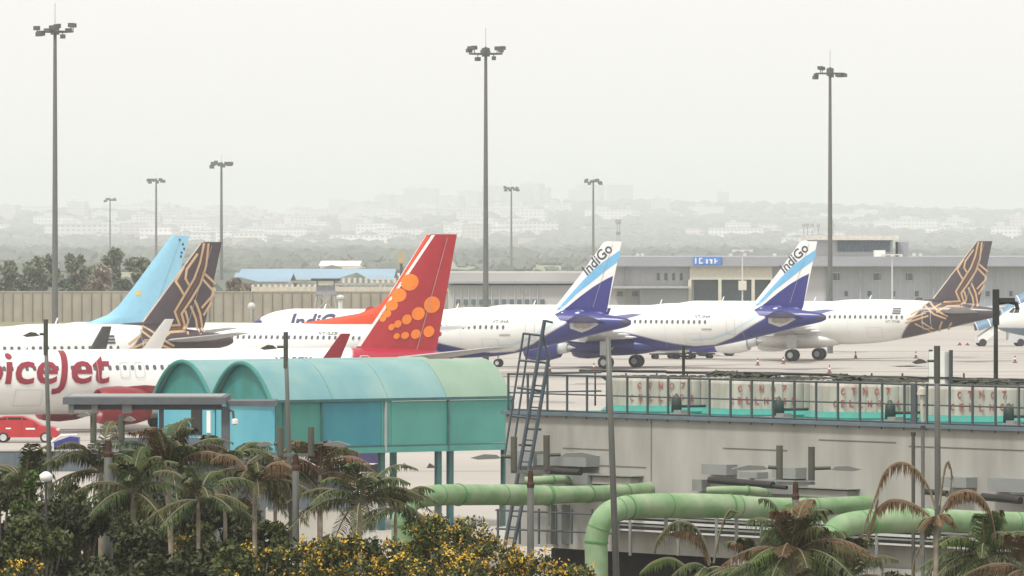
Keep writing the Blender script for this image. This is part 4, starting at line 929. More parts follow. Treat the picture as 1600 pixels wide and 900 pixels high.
# ---------------------------------------------------------------- green pipes
M_pipe = mat('green_pipe_paint', (.13, .27, .11), .75, c2=(.31, .39, .25), scale=1.6, bump=.2); M_fl = mat('flange_green', (.10, .24, .09), .6)
def pipe(pts, rs, label, flanges):
    t = thing('green_pipe', label, 'pipe', (pts[0][0] * 0 + X(pts[0][0], pts[0][2]), pts[0][2], 0), group='green water pipes of the cooling tower')
    Q = [P(*p) - t.location for p in pts]; n = len(Q); k = 60; T_ = np.linspace(0, n - 1, k); cs = [pchip(range(n), [q[i] for q in Q], T_) for i in range(3)]
    # smooth through the points with Catmull-Rom
    out = []; rr = []
    for i in range(n - 1):
        a, b, c, d_ = Q[max(i - 1, 0)], Q[i], Q[i + 1], Q[min(i + 2, n - 1)]
        for j in range(10):
            u = j / 10; out.append(.5 * ((2 * b) + (c - a) * u + (2 * a - 5 * b + 4 * c - d_) * u * u + (3 * b - a - 3 * c + d_) * u ** 3)); rr.append(rs[i] + (rs[i + 1] - rs[i]) * u)
    out.append(Q[-1]); rr.append(rs[-1])
    MB().tube([tuple(q) for q in out], rr, 28).build('pipe', M_pipe, t, smooth=True)
    for f in flanges:
        i = int(f * (len(out) - 2)); a, b = out[i], out[i + 1]; dd = (b - a).normalized(); MB().tube([tuple(a), tuple(a + dd * .05)], rr[i] + .022, 28).build('flange', M_fl, t, smooth=False)
    mb = MB()
    for i in range(25, len(out) - 3, 16): mb.box(out[i] + Vector((0, .05, -rr[i] - .35)), (.1, .3, .7))
    k_ = 0
    for i in range(25, len(out) - 3, 16): MB().box(out[i] + Vector((0, .05, -rr[i] - .28)), (.09, .35, .6)).build('saddle', M_ledge, t); MB().tube([tuple(out[i]), tuple(out[i] + (out[i + 1] - out[i]).normalized() * .03)], rr[i] + .008, 28).build('weld_seam', M_fl, t)
    return t
pipe([(628, 980, 170), (628, 838, 170), (630, 806, 170), (645, 782, 170.5), (680, 774, 171), (740, 773, 172.5), (800, 773, 174), (850, 774, 175), (880, 773, 175.5), (960, 770, 177.5), (1030, 763, 179.2)], [.28, .28, .28, .28, .285, .285, .285, .27, .24, .22, .2], 'green pipe whose elbow stands left, behind the yellow blossoms', (.14, .47, .72, .86, .93))
pipe([(932, 985, 166), (932, 880, 166), (932, 842, 166), (942, 812, 166), (962, 797, 166.3), (1000, 791, 167), (1060, 790, 168), (1130, 791, 169), (1200, 794, 170), (1280, 792, 171), (1352, 786, 171.8), (1372, 784, 172)], [.3, .3, .3, .3, .31, .32, .33, .32, .29, .25, .2, .19], 'green pipe with the large elbow in the middle of the picture', (.17, .42, .66, .8))
pipe([(1292, 975, 160), (1292, 872, 160), (1296, 845, 160), (1310, 826, 160.2), (1340, 817, 160.6), (1400, 814, 161.4), (1460, 813, 162.2), (1540, 815, 163.2), (1700, 818, 165)], [.3] * 5 + [.31, .3, .27, .25], 'green pipe at the right, behind the withered palm', (.55, .75))
pipe([(820, 751, 180), (850, 750, 180), (878, 749, 180.3), (890, 752, 180.8)], [.11, .12, .12, .1], 'short thin green pipe stub above the left green pipe', (.5,))
pipe([(1105, 766, 172.5), (1150, 766, 172.8), (1185, 768, 173.2), (1200, 772, 173.6)], [.09, .12, .12, .1], 'short green pipe stub above the middle green pipe', (.5,))

# ---------------------------------------------------------------- teal twin vault canopy
CA = R(37); C0 = Vector((X(432, 260), 260, 0)); T = thing('covered_walkway', 'raised teal walkway under two parallel barrel vault roofs', 'covered walkway', C0, CA)
ZE, ZB, ZA, BW, CL = 5.42, 3.2, 6.98, 4.3, 12.0
def tealpan(name, c, c2, sc=.6): return mat(name, c, .5, c2=c2, scale=sc, stretch=(1, 1, .5))
M_roofA = tealpan('vault_pale_cyan', (.13, .30, .33), (.24, .38, .36)); M_roofB = tealpan('vault_pale_green', (.20, .32, .24), (.28, .38, .30))
M_wg = tealpan('panel_green', (.035, .19, .15), (.055, .26, .22)); M_wb = tealpan('panel_blue', (.025, .19, .25), (.04, .26, .30)); M_wt = tealpan('panel_teal', (.055, .25, .21), (.08, .31, .27)); M_gab = tealpan('gable_green', (.03, .19, .155), (.045, .26, .27), 1.2); M_end = tealpan('end_cyan', (.08, .34, .44), (.13, .43, .50)); M_tfr = mat('canopy_frame', (.04, .12, .12), .6, .2)
def arch(n=28, k=0.): 
    out = []
    for i in range(n + 1):
        u = -1 + 2 * i / n; out.append((BW / 2 * (1 + u), ZE + (ZA - ZE) * (1 - abs(u) ** 2.1)))
    return out
A_ = arch()
for b in range(2):
    oy = b * BW; bounds = (-.25, 2.8, 5.6, 8.6, CL)
    for i in range(4):
        V = []; xa, xb = bounds[i] + (.0 if i == 0 else .01), bounds[i + 1] - .01; n = len(A_)
        for x in (xa, xb):
            for y, z in A_: V.append((x, oy + y, z))
        V += [(v[0], v[1], v[2] - .05) for v in V]
        f = [(j, j + 1, n + j + 1, n + j) for j in range(n - 1)] + [(2 * n + j, 3 * n + j, 3 * n + j + 1, 2 * n + j + 1) for j in range(n - 1)]
        f += [(j, 2 * n + j, 2 * n + j + 1, j + 1) for j in range(n - 1)] + [(n + j, n + j + 1, 3 * n + j + 1, 3 * n + j) for j in range(n - 1)]
        MB().add(V, f).build('roof_sheet', M_roofB if i == 3 else M_roofA, T, smooth=True, auto=True)
    # end rib and gable
    MB().tube([(-.27, oy + y, z - .06) for y, z in A_], .09, 8).build('arch_rib', mat('rib_teal', (.035, .21, .18), .5), T)
    g = [(oy + .12 + (y) * .945, z - .10) for y, z in A_]
    MB().prism(g, -.02, .04, 'x').build('gable', M_gab, T)
    MB().prism(g, CL - .3, CL - .2, 'x').build('gable', M_gab, T)
    MB().box((-.03, oy + BW / 2, (ZE - .1 + ZB) / 2), (.06, BW - .1, ZE - ZB - .1)).build('end_wall', M_end, T)
    MB().box((-.12, oy + BW / 2, ZE - .06), (.2, BW, .14)).build('end_beam', M_grey, T)
pan = [(0, 2.25, M_wg), (2.25, 5.25, M_wb), (5.25, 5.75, M_wt), (5.75, 8.65, M_wt), (8.65, CL, M_wt)]
for a, b, m_ in pan: MB().box(((a + b) / 2, .03, (ZE - .12 + ZB + .3) / 2), (b - a - .02, .06, ZE - ZB - .42)).build('side_panel', m_, T)
for x in (0.02, .35, 2.25, 5.45, 8.65, CL): MB().box((x, -.03, (ZE + ZB) / 2), (.09, .07, ZE - ZB - .1)).build('post', M_grey if x == 5.45 else M_tfr, T)
MB().box((CL / 2, -.04, ZE - .04), (CL + .1, .12, .12)).build('eave_beam', M_tfr, T); MB().box((CL / 2, -.03, ZB + .27), (CL, .05, .04)).build('rail', M_tfr, T)
MB().box((CL / 2, BW, ZB + .12), (CL, BW * 2 + .1, .24)).build('floor', M_wt, T)
MB().box((CL / 2, BW * 2 + .02, (ZE + ZB) / 2), (CL, .06, ZE - ZB)).build('back_wall', M_wb, T)
for x, y in ((.2, .3), (5.4, .2), (8.3, .2), (8.95, .25), (11.8, .3), (.2, 8.2), (6, 8.2), (11.8, 8.2)): MB().box((x, y, ZB / 2), (.22, .22, ZB)).build('leg', M_tfr, T)
MB().box((-.08, BW + 1.35, 4.45), (.05, .75, 1.1)).build('opening_panel', M_ddark, T); MB().box((-.08, BW + .45, 4.45), (.05, .28, .9)).build('opening_panel', M_white, T)  # solid panels: doorway shade painted dark, brightness beyond painted white
# ---------------------------------------------------------------- grey shelter and raised platform
d = 249; t = thing('flat_shelter', 'flat dark grey shelter roof on columns in front of the teal gables', 'shelter', (X(225, d), d, 0)); M_sh = mat('shelter_grey', (.11, .12, .13), .8, .12)
def sbox(name, px0, px1, py0, py1, y0, y1, m_, par, dd): return MB().box(((X(px0, dd) + X(px1, dd)) / 2 - par.location.x, (y0 + y1) / 2, (Z(py0, dd) + Z(py1, dd)) / 2), (X(px1, dd) - X(px0, dd), y1 - y0, Z(py0, dd) - Z(py1, dd))).build(name, m_, par)
sbox('roof_slab', 98, 352, 621, 632, 0, 5, M_sh, t, d); sbox('roof_edge', 104, 346, 619.5, 621, .3, 4.8, M_hood, t, d); sbox('side_slab', 352, 428, 627.5, 636, 1, 4.0, M_sh, t, d)
sbox('beam', 112, 345, 632, 641, .6, 1.0, M_sh, t, d); sbox('column', 345, 358, 636, 775, .4, .9, M_sh, t, d); sbox('column', 247, 254, 641, 692, .6, .9, M_sh, t, d); sbox('bracket', 142, 152, 632, 648, .3, .6, M_hood, t, d); sbox('bracket', 106, 114, 632, 648, .3, .6, M_hood, t, d); sbox('bracket', 190, 205, 632, 646, .3, .6, M_hood, t, d)
mb = MB().tube([tuple(P(358, 640, d + .3) - t.location), tuple(P(364, 643, d + .2) - t.location), tuple(P(365, 652, d + .1) - t.location), tuple(P(366, 655, d) - t.location)], .05, 8); mb.build('lamp_arm', M_dark, t)
mb = MB().lathe([(-.16, .02), (-.1, .13), (.05, .13), (.1, .05)], tuple(P(367, 658, d) - t.location), n=12); mb.build('lamp', M_white, t)
d = 246; t = thing('platform', 'blue grey raised platform with a parapet under the shelter', 'platform', (X(250, d), d, 0)); M_plat = mat('platform_blue_grey', (.11, .135, .155), .8, .12)
sbox('parapet', 178, 345, 684, 724, 0, .2, M_plat, t, d); sbox('base', 170, 430, 718, 900, .3, 9, mat('platform_base', (.10, .11, .11), .9, .12), t, d); sbox('post', 173, 186, 680, 724, -.1, .3, M_hood, t, d)
rnd = random.Random(9)
for i, (px, lb) in enumerate(((262, 'pale rubble sack on the platform, leftmost'), (284, 'pinkish rubble sack on the platform below the doorway'), (312, 'pale rubble sack on the platform beside the grey column'))):
    mb = MB(); ico(mb, (0, 0, .1), .42, .55, .3); o = mb.build('rubble_sack', (M_rib, M_pw, M_conc)[i], smooth=True); o.location = (X(px, d), d + 1.0, Z(686, d) - .2); tag(o, lb, 'sack', 'sacks on the platform')
d = 229; t = thing('grey_hut', 'small blue grey hut with a dark door beneath the teal walkway', 'hut', (X(480, d), d, 0)); sbox('wall', 418, 545, 742, 795, 0, 4, M_plat, t, d); sbox('roof', 412, 551, 738, 742, -.3, 4.3, M_sh, t, d); sbox('door', 439, 447, 760, 795, -.05, .0, M_ddark, t, d); sbox('base', 415, 548, 795, 873, .05, 4, M_conc, t, d)
# barrier on the left
d = 330; t = thing('barrier_wall', 'low blue grey concrete barrier below the red hatchback', 'barrier', (X(80, d), d, 0)); sbox('wall', -60, 330, 705, 738, 0, .25, M_plat, t, d); sbox('coping', -60, 330, 702, 705, -.05, .3, M_conc, t, d)
for px in range(-50, 330, 36): sbox('joint', px, px + 2, 706, 738, -.03, 0, M_sh, t, d)
# ---------------------------------------------------------------- red hatchback
d = 120000 / (691 - HZ); t = thing('hatchback', 'red hatchback parked on the apron at the left edge below the white jet', 'car', (X(40, d), d, 0)); M_cred = mat('car_red', (.42, .02, .025), .3, .06)
prof = [(-2.0, .35), (-2.02, .75), (-1.92, 1.0), (-1.75, 1.42), (-1.2, 1.56), (-.1, 1.55), (.55, 1.28), (.95, 1.02), (1.75, .88), (1.98, .66), (1.98, .35)]
V = []; secs = [(-.86, .0), (-.83, .04), (.83, .04), (.86, .0)]
mb = MB(); lo = [p for p in prof]; n = len(prof)
def ins(p, k): return (p[0] * (1 - .02 * k), p[1])
for y, k in ((-.86, 2), (-.8, 0), (.8, 0), (.86, 2)):
    for p in prof:
        yy = y * (1 if p[1] < 1.05 else .86); V.append((p[0] * (1 - .01 * k), yy, p[1] - .02 * k))
mb.add(V, [(i * n + j, i * n + (j + 1) % n, (i + 1) * n + (j + 1) % n, (i + 1) * n + j) for i in range(3) for j in range(n)] + [tuple(range(n)), tuple(3 * n + j for j in range(n))])
mb.build('body', M_cred, t, smooth=True, auto=True)
for q in ([(-1.55, 1.06), (-1.5, 1.4), (-1.08, 1.47), (-1.02, 1.06)], [(-.95, 1.06), (-.98, 1.48), (-.2, 1.47), (-.2, 1.05)], [(-.12, 1.05), (-.12, 1.46), (.0, 1.44), (.5, 1.2), (.62, 1.05)]): MB().prism(q, -.78, -.768).build('window', M_glass, t); MB().prism(q, .768, .78).build('window', M_glass, t)
for x in (-1.25, 1.22):
    for s_ in (-.8, .8):
        wv = MB().lathe([(-.1, .2), (-.1, .28), (-.06, .31), (.06, .31), (.1, .28), (.1, .2)], (x, s_, .31), 'y', 24).build('wheel', M_black, t, smooth=True); MB().lathe([(-.09, .001), (-.105, .2), (.105, .2), (.09, .001)], (x, s_, .31), 'y', 14).build('rim', M_lgrey, wv)
MB().box((1.86, -.55, .74), (.2, .3, .13)).build('headlight', M_white, t); MB().box((1.86, .55, .74), (.2, .3, .13)).build('headlight', M_white, t); MB().box((-1.93, -.62, 1.0), (.1, .2, .25)).build('tail_light', M_dred, t)
MB().box((.35, -.87, .82), (.55, .012, .1)).box((-.95, -.87, .84), (.3, .012, .08)).build('door_marking', M_white, t); MB().box((.62, -.92, 1.06), (.12, .12, .1)).build('mirror', M_cred, t)
for x in (-.98, -.16): MB().box((x, -.868, .8), (.012, .012, .7)).build('door_gap', M_dark, t)
# vehicles under the canopy
d = 350; t = thing('service_cart', 'dark blue service cart with a white frame right of the red hatchback', 'cart', (X(104, d), d, 0)); MB().prism([(-.65, .35), (.7, .35), (.7, 1.15), (.2, 1.2), (-.65, .9)], -.6, .6).build('body', M_indigo, t)
MB().tube([(-.9, -.5, .8), (-.3, -.5, 1.25), (.6, -.5, 1.3)], .05, 6).build('frame', M_white, t)
for a in (-.4, .45): MB().lathe([(-.08, .001), (-.08, .28), (.08, .28), (.08, .001)], (a, -.6, .28), 'y', 14).build('wheel', M_black, t)
d = 322; t = thing('cargo_tug', 'dark violet tug parked under the teal walkway beside its first support', 'tug', (X(570, d), d, 0)); MB().prism([(-1.1, .3), (1.0, .3), (1.0, 1.25), (.3, 1.3), (.1, 1.8), (-1.0, 1.8), (-1.1, 1.2)], -.8, .8).build('body', mat('tug_violet', (.05, .035, .12), .5), t)
MB().prism([(.02, 1.3), (-.1, 1.7), (-.9, 1.7), (-.95, 1.3)], -.83, .83).build('window', M_glass, t); MB().box((0, -.82, .7), (1.9, .03, .06)).build('stripe', M_white, t)
for a in (-.65, .65): MB().lathe([(-.1, .001), (-.1, .36), (.1, .36), (.1, .001)], (a, -.8, .36), 'y', 14).build('wheel', M_black, t)
for px, py, lb in ((634, 731, 'small dark chock on the pale ground behind the first walkway support'), (674, 731, 'small dark chock on the pale ground between the walkway supports')):
    dd = 120000 / (py - HZ); o = MB().prism([(-.25, 0), (-.1, .25), (.12, .12), (.2, 0)], -.3, .3).build('wheel_chock', M_dark); o.location = (X(px, dd), dd, 0); tag(o, lb, 'chock')
# ---------------------------------------------------------------- foreground lamp poles
M_pole = mat('pole_galvanised', (.12, .125, .115), .5, .12); M_pdark = mat('pole_dark', (.07, .07, .06), .6, .2); M_rust = mat('rust', (.06, .03, .02), .9, .3, scale=8); M_head = mat('lamp_head_grey', (.17, .175, .165), .5, .1)
def flathead(par, p, sgn, L=.55, w=.2, m_=None, tilt=.0):
    """flat street lamp head from p outwards in sgn*x"""
    mb = MB(); q = Vector(p)
    prof = [(0, -.04), (.12, -.055), (L * .75, -.07), (L, -.035 + tilt), (L * .55, .05), (.1, .035)]
    mb.prism([(q.x + sgn * a, q.z + b) for a, b in prof], q.y - w / 2, q.y + w / 2); return mb.build('lamp_head', m_ or M_head, par)
def tall(px0, py0, px1, d, label, head=None, m_=None, r=(.045, .085), base_y=900):
    b = P(px1, base_y, d); t = thing('lamp_pole', label, 'lamp pole', (b.x, d, 0), group='foreground lamp poles'); a = P(px0, py0, d) - t.location; k = (a.x - 0) / (a.z - b.z) * (0 - b.z)
    MB().tube([(k, 0, 0), (k + (a.x - k) * .82, 0, a.z * .82), tuple(a)], [r[1], r[0] * 1.15, r[0]], 12).build('pole', m_ or M_pole, t, smooth=True)
    if head:
        hx, hy, sg, L = head; h = P(hx, hy, d) - t.location; xx = k + (a.x - k) * h.z / a.z
        MB().tube([(xx, 0, h.z), tuple(h)], .03, 8).build('arm', M_pdark, t); MB().tube([(xx * 1.0, 0, h.z - .5), (xx, 0, h.z + .35)], r[0] * 1.25, 10).build('bracket', M_pdark, t); flathead(t, tuple(h), sg, L, m_=M_pdark)
    return t
tall(71, 504, 82, 152, 'lamp pole in front of the dark red lettering at the left edge', (62, 522, -1, .4)); tall(446, 525, 458, 150, 'slightly leaning lamp pole in front of the teal vault roofs', (433, 542, -1, .4))
tall(950, 528, 963, 150, 'slightly leaning pole without a head, left of the lettered fan stacks', None, r=(.06, .09)); tall(1464, 545, 1466, 148, 'thick lamp pole at the right with one flat head pointing left', (1449, 564, -1, .36), r=(.06, .095))
t = tall(1556, 455, 1556, 197, 'black lamp pole before the boarding stairs, its arm bent right', None, M_bl, r=(.06, .085))
h = P(1560, 473, 197) - t.location; MB().tube([tuple(h), tuple(P(1575, 471, 197) - t.location), tuple(P(1588, 474, 197) - t.location), tuple(P(1590, 484, 197) - t.location)], .07, 8).build('arm', M_bl, t); MB().box(tuple(P(1556, 480, 197) - t.location), (.2, .2, 1.1)).build('bracket', M_bl, t); MB().box(tuple(P(1573, 469, 197) - t.location), (.5, .2, .14)).build('lamp_head', M_bl, t)
def double(px, py, d, stubs, heads, label, postr=.1):
    t = thing('twin_lamp_post', label, 'lamp post', (X(px, d), d, 0), group='twin headed lamp posts'); zc = Z(py, d)
    MB().tube([(0, 0, 0), (0, 0, zc - .35), (0, 0, zc - .3), (0, 0, zc)], [postr * 1.15, postr * .85, postr * .6, postr * .6], 14).build('post', M_pole, t, smooth=True)
    MB().tube([(0, 0, zc - .36), (0, 0, zc - .28), (0, 0, zc - .22), (0, 0, zc + .03)], [postr * .9, postr * 1.02, postr * .7, postr * .7], 12).build('rusty_cap', M_rust, t)
    xs = [X(s_[0], d) - t.location.x for s_ in stubs]; MB().box(((xs[0] + xs[-1]) / 2, 0, zc), (xs[-1] - xs[0] + .15, .07, .07)).build('crossbar', M_pole, t)
    for sx, y0, y1 in stubs: MB().tube([(X(sx, d) - t.location.x, 0, Z(y1, d)), (X(sx, d) - t.location.x, 0, Z(y0, d))], .075, 12).build('stub', mat('stub_dark', (.09, .09, .07), .7, .15), t)
    for sx, hx, ex, y in heads:
        sg = 1 if ex > hx else -1; x0 = X(sx, d) - t.location.x; x1 = X(hx, d) - t.location.x; MB().tube([(x0, 0, Z(y, d)), (x1, 0, Z(y - 1, d))], .04, 8).build('arm', M_pdark, t); flathead(t, (x1, 0, Z(y - 1, d)), sg, abs(X(ex, d) - X(hx, d)), .3)
    return t
double(169, 690, 150, ((146, 645, 690), (190, 648, 688)), ((146, 143, 120, 648), (190, 192, 212, 655)), 'twin headed lamp post at the left among the palms', .12)
double(462, 711, 147, ((438, 668, 712), (486, 667, 712)), ((486, 505, 548, 694), (438, 428, 400, 694)), 'twin headed lamp post in front of the teal walls', .09)
double(829, 737, 145, ((803, 682, 736), (854, 680, 734)), ((803, 783, 735, 714), (854, 876, 935, 711)), 'twin headed lamp post left of the large green elbow', .09)
double(1243, 755, 142, ((1218, 696, 749), (1268, 698, 751)), ((1218, 1200, 1143, 731), (1268, 1298, 1346, 732)), 'twin headed lamp post right of the middle, over the green pipe', .09)
for px, y0, y1, d, lb in ((1427, 680, 792, 166, 'short thin dark pole left of the thick lamp pole'), (1442, 670, 792, 165, 'thin pale pole just left of the thick lamp pole')):
    t = thing('thin_pole', lb, 'pole', (X(px, d), d, 0)); MB().tube([(0, 0, 0), (0, 0, Z(y0, d))], .05, 10).build('pole', M_pdark if px == 1427 else M_pole, t); MB().lathe([(0, .07), (.08, .07), (.1, .01)], (0, 0, Z(y0, d)), n=10).build('cap', M_dark, t)
for px, py, lb in ((455, 881, 'small white globe lamp near the bottom edge among blossoms'), (72, 745, 'small white globe lamp among the dark trees at the left')):
    d = 143; t = thing('globe_lamp', lb, 'lamp', (X(px, d), d, 0)); MB().lathe([(-.11, .03), (-.08, .13), (.04, .15), (.11, .06), (.12, .01)], (0, 0, Z(py, d)), n=16).build('globe', M_white, t, smooth=True); MB().tube([(0, 0, 0), (0, 0, Z(py, d) - .1)], .03, 8).build('post', M_dark, t)
# ---------------------------------------------------------------- foreground planting
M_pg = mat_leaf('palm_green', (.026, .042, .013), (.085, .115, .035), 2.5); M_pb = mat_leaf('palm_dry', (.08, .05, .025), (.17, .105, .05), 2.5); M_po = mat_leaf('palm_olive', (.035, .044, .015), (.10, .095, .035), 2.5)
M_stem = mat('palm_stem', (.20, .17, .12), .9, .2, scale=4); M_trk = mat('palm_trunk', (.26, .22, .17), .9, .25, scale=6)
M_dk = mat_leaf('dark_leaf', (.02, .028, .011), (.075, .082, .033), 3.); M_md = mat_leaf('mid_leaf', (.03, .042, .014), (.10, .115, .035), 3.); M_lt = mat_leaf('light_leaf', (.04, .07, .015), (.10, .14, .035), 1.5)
M_blos = mat_leaf('yellow_blossom', (.45, .26, .02), (.70, .46, .06), 4)
def frond(ml, ms, pts, L, rnd, dens=26, droop=.75, w=.016, taper=True):
    """leaflets hang from a curved midrib through pts"""
    Q = [Vector(p) for p in pts]; n = len(Q); out = []
    for i in range(n - 1):
        a, b, c, d_ = Q[max(i - 1, 0)], Q[i], Q[i + 1], Q[min(i + 2, n - 1)]
        for j in range(6): u = j / 6; out.append(.5 * ((2 * b) + (c - a) * u + (2 * a - 5 * b + 4 * c - d_) * u * u + (3 * b - a - 3 * c + d_) * u ** 3))
    out.append(Q[-1]); m_ = len(out); ms.tube(out, [.028 * (1 - .75 * i / m_) for i in range(m_)], 5)
    for k in range(dens * 2):
        f = .12 + .87 * (k // 2) / dens; q = f * (m_ - 1); i = min(int(q), m_ - 2); p = out[i].lerp(out[i + 1], q - i); tn = (out[i + 1] - out[i]).normalized()
        sd = tn.cross(Vector((0, 0, 1))); sd = sd.normalized() if sd.length > .05 else Vector((rnd.uniform(-1, 1), rnd.uniform(-1, 1), 0)).normalized()
        if k % 2: sd = -sd
        ll = L * (math.sin(math.pi * min(1, f * .8 + .18)) ** .7) * rnd.uniform(.75, 1.15)
        dv = (sd * rnd.uniform(.5, .9) + tn * rnd.uniform(.35, .7)).normalized(); mid = p + dv * ll * .5 + Vector((0, 0, -ll * .12 * droop)); end = p + dv * ll * (.95 - .35 * droop) + Vector((rnd.uniform(-.03, .03), 0, -ll * droop * rnd.uniform(.5, .9)))
        nn = tn * w; ml.add([p - nn * .6, p + nn * .6, mid + nn, mid - nn, end], [(0, 1, 2, 3), (3, 2, 4)])
def palm(px, py, d, nf, L, label, mix=(M_pg,), up=.6, trunk_r=.09, trunk=True, seed=0, ll=.42, droop=.8, bend=0., extra=()):
    rnd = random.Random(seed + px); t = thing('palm_tree', label, 'palm tree', (X(px, d), d, 0), group='palms in the foreground'); zc = Z(py, d)
    if trunk: MB().tube([(bend, 0, 0), (bend * .5, 0, zc * .6), (0, 0, zc - .25), (0, 0, zc)], [trunk_r * .95, trunk_r * .75, trunk_r * .8, trunk_r * .4], 12).build('trunk', M_trk, t, smooth=True)
    for i in range(nf):
        a = 2 * math.pi * (i + rnd.uniform(-.5, .5)) / nf * 2.4; e = rnd.uniform(.0, 1.35) * up + rnd.uniform(-.1, .3); q = L * rnd.uniform(.85, 1.3); pts = []
        for k in range(6):
            f = k / 5; r = q * (math.cos(e) * f + .12 * f * f); z = q * (math.sin(e) * f * 1.4 - f * f * (.68 + .5 * (1 - up)) * 1.05); pts.append((math.cos(a) * r, math.sin(a) * r, zc + z))
        ml, ms = MB(), MB(); frond(ml, ms, pts, ll * 1.25 * rnd.uniform(.85, 1.15), rnd, dens=44, droop=droop * rnd.uniform(.7, 1.2))
        f_ = ms.build('frond', M_stem, t); ml.build('leaflets', rnd.choice(mix), f_)
    for P_, mm, l2 in extra:
        ml, ms = MB(), MB(); frond(ml, ms, [tuple(P(*p) - t.location) for p in P_], l2, rnd, dens=84, droop=1.1, w=.018); f_ = ms.build('frond', M_stem, t); ml.build('leaflets', mm, f_)
    return t
palm(158, 738, 151, 19, 1.6, 'brownish palm directly behind the left twin lamp post', (M_po, M_pg, M_pg, M_pb), up=.85)
palm(262, 742, 156, 30, 1.75, 'wide shaggy palm with brown upper fronds below the grey platform', (M_pg, M_po, M_pg, M_pg, M_pb), up=.95, bend=.25)
palm(352, 738, 158, 19, 1.5, 'palm with a slender white trunk below the teal end wall', (M_po, M_pg, M_pg), up=.8, trunk_r=.06)
palm(398, 760, 149, 13, 1.45, 'palm with drooping brown fronds and a pale ringed trunk', (M_pb, M_pb, M_po), up=.7, droop=1, trunk_r=.07)
palm(430, 722, 160, 13, 1.3, 'tall thin palm with a bare whitish trunk below the teal walls', (M_po, M_pg), up=.6, trunk_r=.06)
palm(500, 742, 160, 16, 1.45, 'domed palm of dry brown fronds before the grey hut', (M_pb, M_pb, M_po), up=.8, droop=1)
palm(562, 790, 147, 18, 1.7, 'green palm with arched fronds and a slim green trunk', (M_pg, M_pg, M_po), up=.85, trunk_r=.06)
palm(618, 798, 150, 17, 1.05, 'small spiky palm before the vertical run of the left green pipe', (M_pg, M_po), up=.8, trunk_r=.05, ll=.3)
w_ = 146
palm(1105, 890, w_, 6, .9, 'small palm with one high arched frond right of the large green elbow', (M_po, M_pg), up=.5, trunk_r=.06, extra=(([(1110, 880, w_), (1102, 850, w_), (1085, 822, w_), (1055, 815, w_), (1030, 838, w_), (1022, 862, w_)], M_po, .42), ([(1115, 880, w_), (1122, 845, w_), (1130, 815, w_), (1140, 797, w_), (1152, 800, w_)], M_po, .16), ([(1108, 884, w_), (1098, 850, w_), (1078, 830, w_), (1050, 832, w_)], M_pb, .38), ([(1080, 892, w_), (1050, 872, w_), (1020, 878, w_), (1000, 895, w_)], M_lt, .3)))
palm(1238, 868, 139, 34, 1.5, 'broad bushy palm around the right twin lamp post', (M_po, M_pg, M_lt, M_pb), up=1.0, ll=.5)
palm(1180, 892, 142, 18, 1.25, 'low olive palm left of the right twin lamp post', (M_po, M_pb, M_pg), up=.9)
w_ = 141
palm(1462, 812, w_, 5, .6, 'withered palm with long brown hanging fronds behind the thick lamp pole', (M_pb,), up=.4, ll=.2, trunk_r=.07, extra=(([(1462, 795, w_), (1450, 760, w_), (1430, 732, w_), (1405, 722, w_), (1382, 738, w_), (1368, 775, w_), (1350, 825, w_), (1341, 882, w_)], M_pb, .42),
   ([(1458, 815, w_), (1440, 795, w_), (1412, 782, w_), (1388, 782, w_), (1368, 800, w_), (1356, 835, w_)], M_pb, .40), ([(1468, 790, w_), (1474, 745, w_), (1480, 722, w_), (1487, 738, w_), (1485, 765, w_), (1478, 775, w_)], M_pb, .14),
   ([(1470, 800, w_), (1486, 775, w_), (1510, 766, w_), (1532, 775, w_), (1548, 800, w_), (1556, 838, w_)], M_pb, .38), ([(1340, 880, w_), (1350, 850, w_), (1362, 815, w_), (1372, 780, w_)], M_pb, .38), ([(1470, 802, w_), (1490, 780, w_), (1520, 772, w_), (1543, 795, w_)], M_pb, .26), ([(1425, 900, w_), (1430, 870, w_), (1440, 850, w_)], M_pb, .1)))
palm(1538, 872, 145, 26, 1.4, 'bright green palm at the lower right with a slender stem', (M_lt, M_pg, M_md), up=.9, trunk_r=.06)
palm(1600, 890, 142, 14, 1.3, 'reddish brown palm cut by the lower right corner', (M_pb, M_po), up=.9)
palm(1330, 905, 140, 18, 1.3, 'dark green palm below the curved end of the right green pipe', (M_pg, M_md), up=.95)
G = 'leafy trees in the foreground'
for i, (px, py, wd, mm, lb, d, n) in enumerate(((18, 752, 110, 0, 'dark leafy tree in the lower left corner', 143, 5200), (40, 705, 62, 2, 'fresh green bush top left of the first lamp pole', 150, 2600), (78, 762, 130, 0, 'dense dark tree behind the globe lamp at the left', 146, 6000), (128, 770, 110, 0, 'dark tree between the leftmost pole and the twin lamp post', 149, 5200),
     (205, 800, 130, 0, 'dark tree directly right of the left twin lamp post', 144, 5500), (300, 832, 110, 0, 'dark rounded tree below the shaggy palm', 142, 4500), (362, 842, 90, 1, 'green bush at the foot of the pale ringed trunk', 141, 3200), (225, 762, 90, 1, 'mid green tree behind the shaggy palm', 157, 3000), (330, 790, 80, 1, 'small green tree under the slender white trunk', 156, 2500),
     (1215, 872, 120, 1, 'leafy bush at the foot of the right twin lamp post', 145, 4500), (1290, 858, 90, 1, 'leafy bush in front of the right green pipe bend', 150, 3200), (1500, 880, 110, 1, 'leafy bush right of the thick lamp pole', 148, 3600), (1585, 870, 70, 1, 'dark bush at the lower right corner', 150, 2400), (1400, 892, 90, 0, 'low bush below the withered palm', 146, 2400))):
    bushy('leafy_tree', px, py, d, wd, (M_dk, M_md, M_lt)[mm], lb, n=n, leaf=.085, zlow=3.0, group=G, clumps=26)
G = 'yellow flowering shrubs'
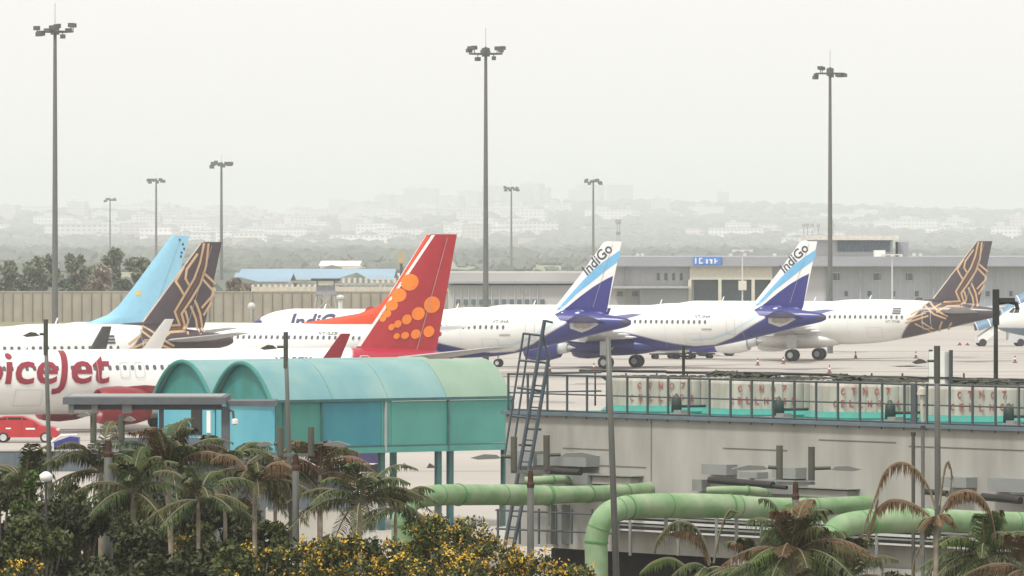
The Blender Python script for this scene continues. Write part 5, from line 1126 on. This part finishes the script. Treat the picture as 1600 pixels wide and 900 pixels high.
for i, (px, py, wd, lb, d, n, f) in enumerate(((398, 848, 90, 'yellow flowering shrub left of the leaning lamp pole', 143, 3000, 50), (470, 838, 110, 'yellow flowering shrub around the twin lamp post before the teal walls', 142, 4200, 110), (530, 828, 100, 'yellow flowering shrub at the left of the slim green trunk', 141, 4200, 130),
     (600, 835, 110, 'yellow flowering shrub below the spiky palm', 140, 4500, 150), (668, 800, 110, 'tall yellow flowering shrub under the left green pipe', 152, 4200, 110), (735, 806, 110, 'yellow flowering shrub left of the leaning ladder foot', 150, 4200, 110), (700, 852, 120, 'yellow flowering shrub at the bottom centre', 139, 4500, 170),
     (775, 842, 100, 'yellow flowering shrub at the foot of the ladder', 143, 4000, 150), (838, 862, 90, 'yellow flowering shrub around the third twin lamp post', 141, 3200, 110), (895, 874, 80, 'last yellow flowering shrub, beside the large green elbow', 140, 2600, 80), (290, 795, 80, 'shrub with sparse yellow blossoms below the platform', 158, 1800, 30), (20, 878, 120, 'bright yellow flowering shrub in the lower left corner', 138, 2200, 190), (345, 868, 50, 'small shrub with a few yellow blossoms near the pale trunk', 139, 1500, 18))):
    bushy('flowering_shrub', px, py - 14, d, wd * 1.15, M_md if i % 2 else M_lt if i in (4, 5) else M_md, lb, 'shrub', n=int(n * 1.25), leaf=.06, zlow=2.4, group=G, clumps=30, extra=(M_blos, int(f * 2.2), .045))

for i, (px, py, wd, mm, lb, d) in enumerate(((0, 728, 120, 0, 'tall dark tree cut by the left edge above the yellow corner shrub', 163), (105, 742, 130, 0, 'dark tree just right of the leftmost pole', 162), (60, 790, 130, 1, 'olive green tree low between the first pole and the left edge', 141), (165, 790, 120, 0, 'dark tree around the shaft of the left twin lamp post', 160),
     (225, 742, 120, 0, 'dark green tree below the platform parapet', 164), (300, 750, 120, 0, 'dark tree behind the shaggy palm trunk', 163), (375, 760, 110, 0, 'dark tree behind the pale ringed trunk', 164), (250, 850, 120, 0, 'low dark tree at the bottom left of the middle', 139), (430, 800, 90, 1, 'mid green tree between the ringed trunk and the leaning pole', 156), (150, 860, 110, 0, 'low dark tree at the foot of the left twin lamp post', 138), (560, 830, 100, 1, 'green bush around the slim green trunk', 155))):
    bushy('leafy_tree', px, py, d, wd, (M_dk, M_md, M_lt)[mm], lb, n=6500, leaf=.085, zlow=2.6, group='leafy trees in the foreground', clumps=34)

palm(40, 762, 157, 18, 1.4, 'green palm rising among the dark trees at the left edge', (M_pg, M_po), up=1.0, trunk_r=.07)
palm(208, 770, 148, 18, 1.3, 'green palm right of the left twin lamp post', (M_pg, M_pg, M_po), up=1.0, trunk_r=.07)
palm(310, 782, 146, 16, 1.2, 'low green palm between the shaggy palm and the ringed trunk', (M_pg, M_po), up=1.0, trunk_r=.06)
# ---------------------------------------------------------------- haze
m = bpy.data.materials.new('haze_air'); m.use_nodes = True; n = m.node_tree
for q in list(n.nodes):
    if q.type == 'BSDF_PRINCIPLED': n.nodes.remove(q)
pv = n.nodes.new('ShaderNodeVolumePrincipled'); pv.inputs['Color'].default_value = (.88, .925, .98, 1); pv.inputs['Density'].default_value = HAZE; pv.inputs['Anisotropy'].default_value = .1
out = [q for q in n.nodes if q.type == 'OUTPUT_MATERIAL'][0]; n.links.new(pv.outputs[0], out.inputs['Volume'])
hz = MB().box((0, 9650, 80), (19000, 19400, 164)).build('haze', m); tag(hz, 'thin pale haze lying over the airfield and the far town', 'haze', kind='stuff')
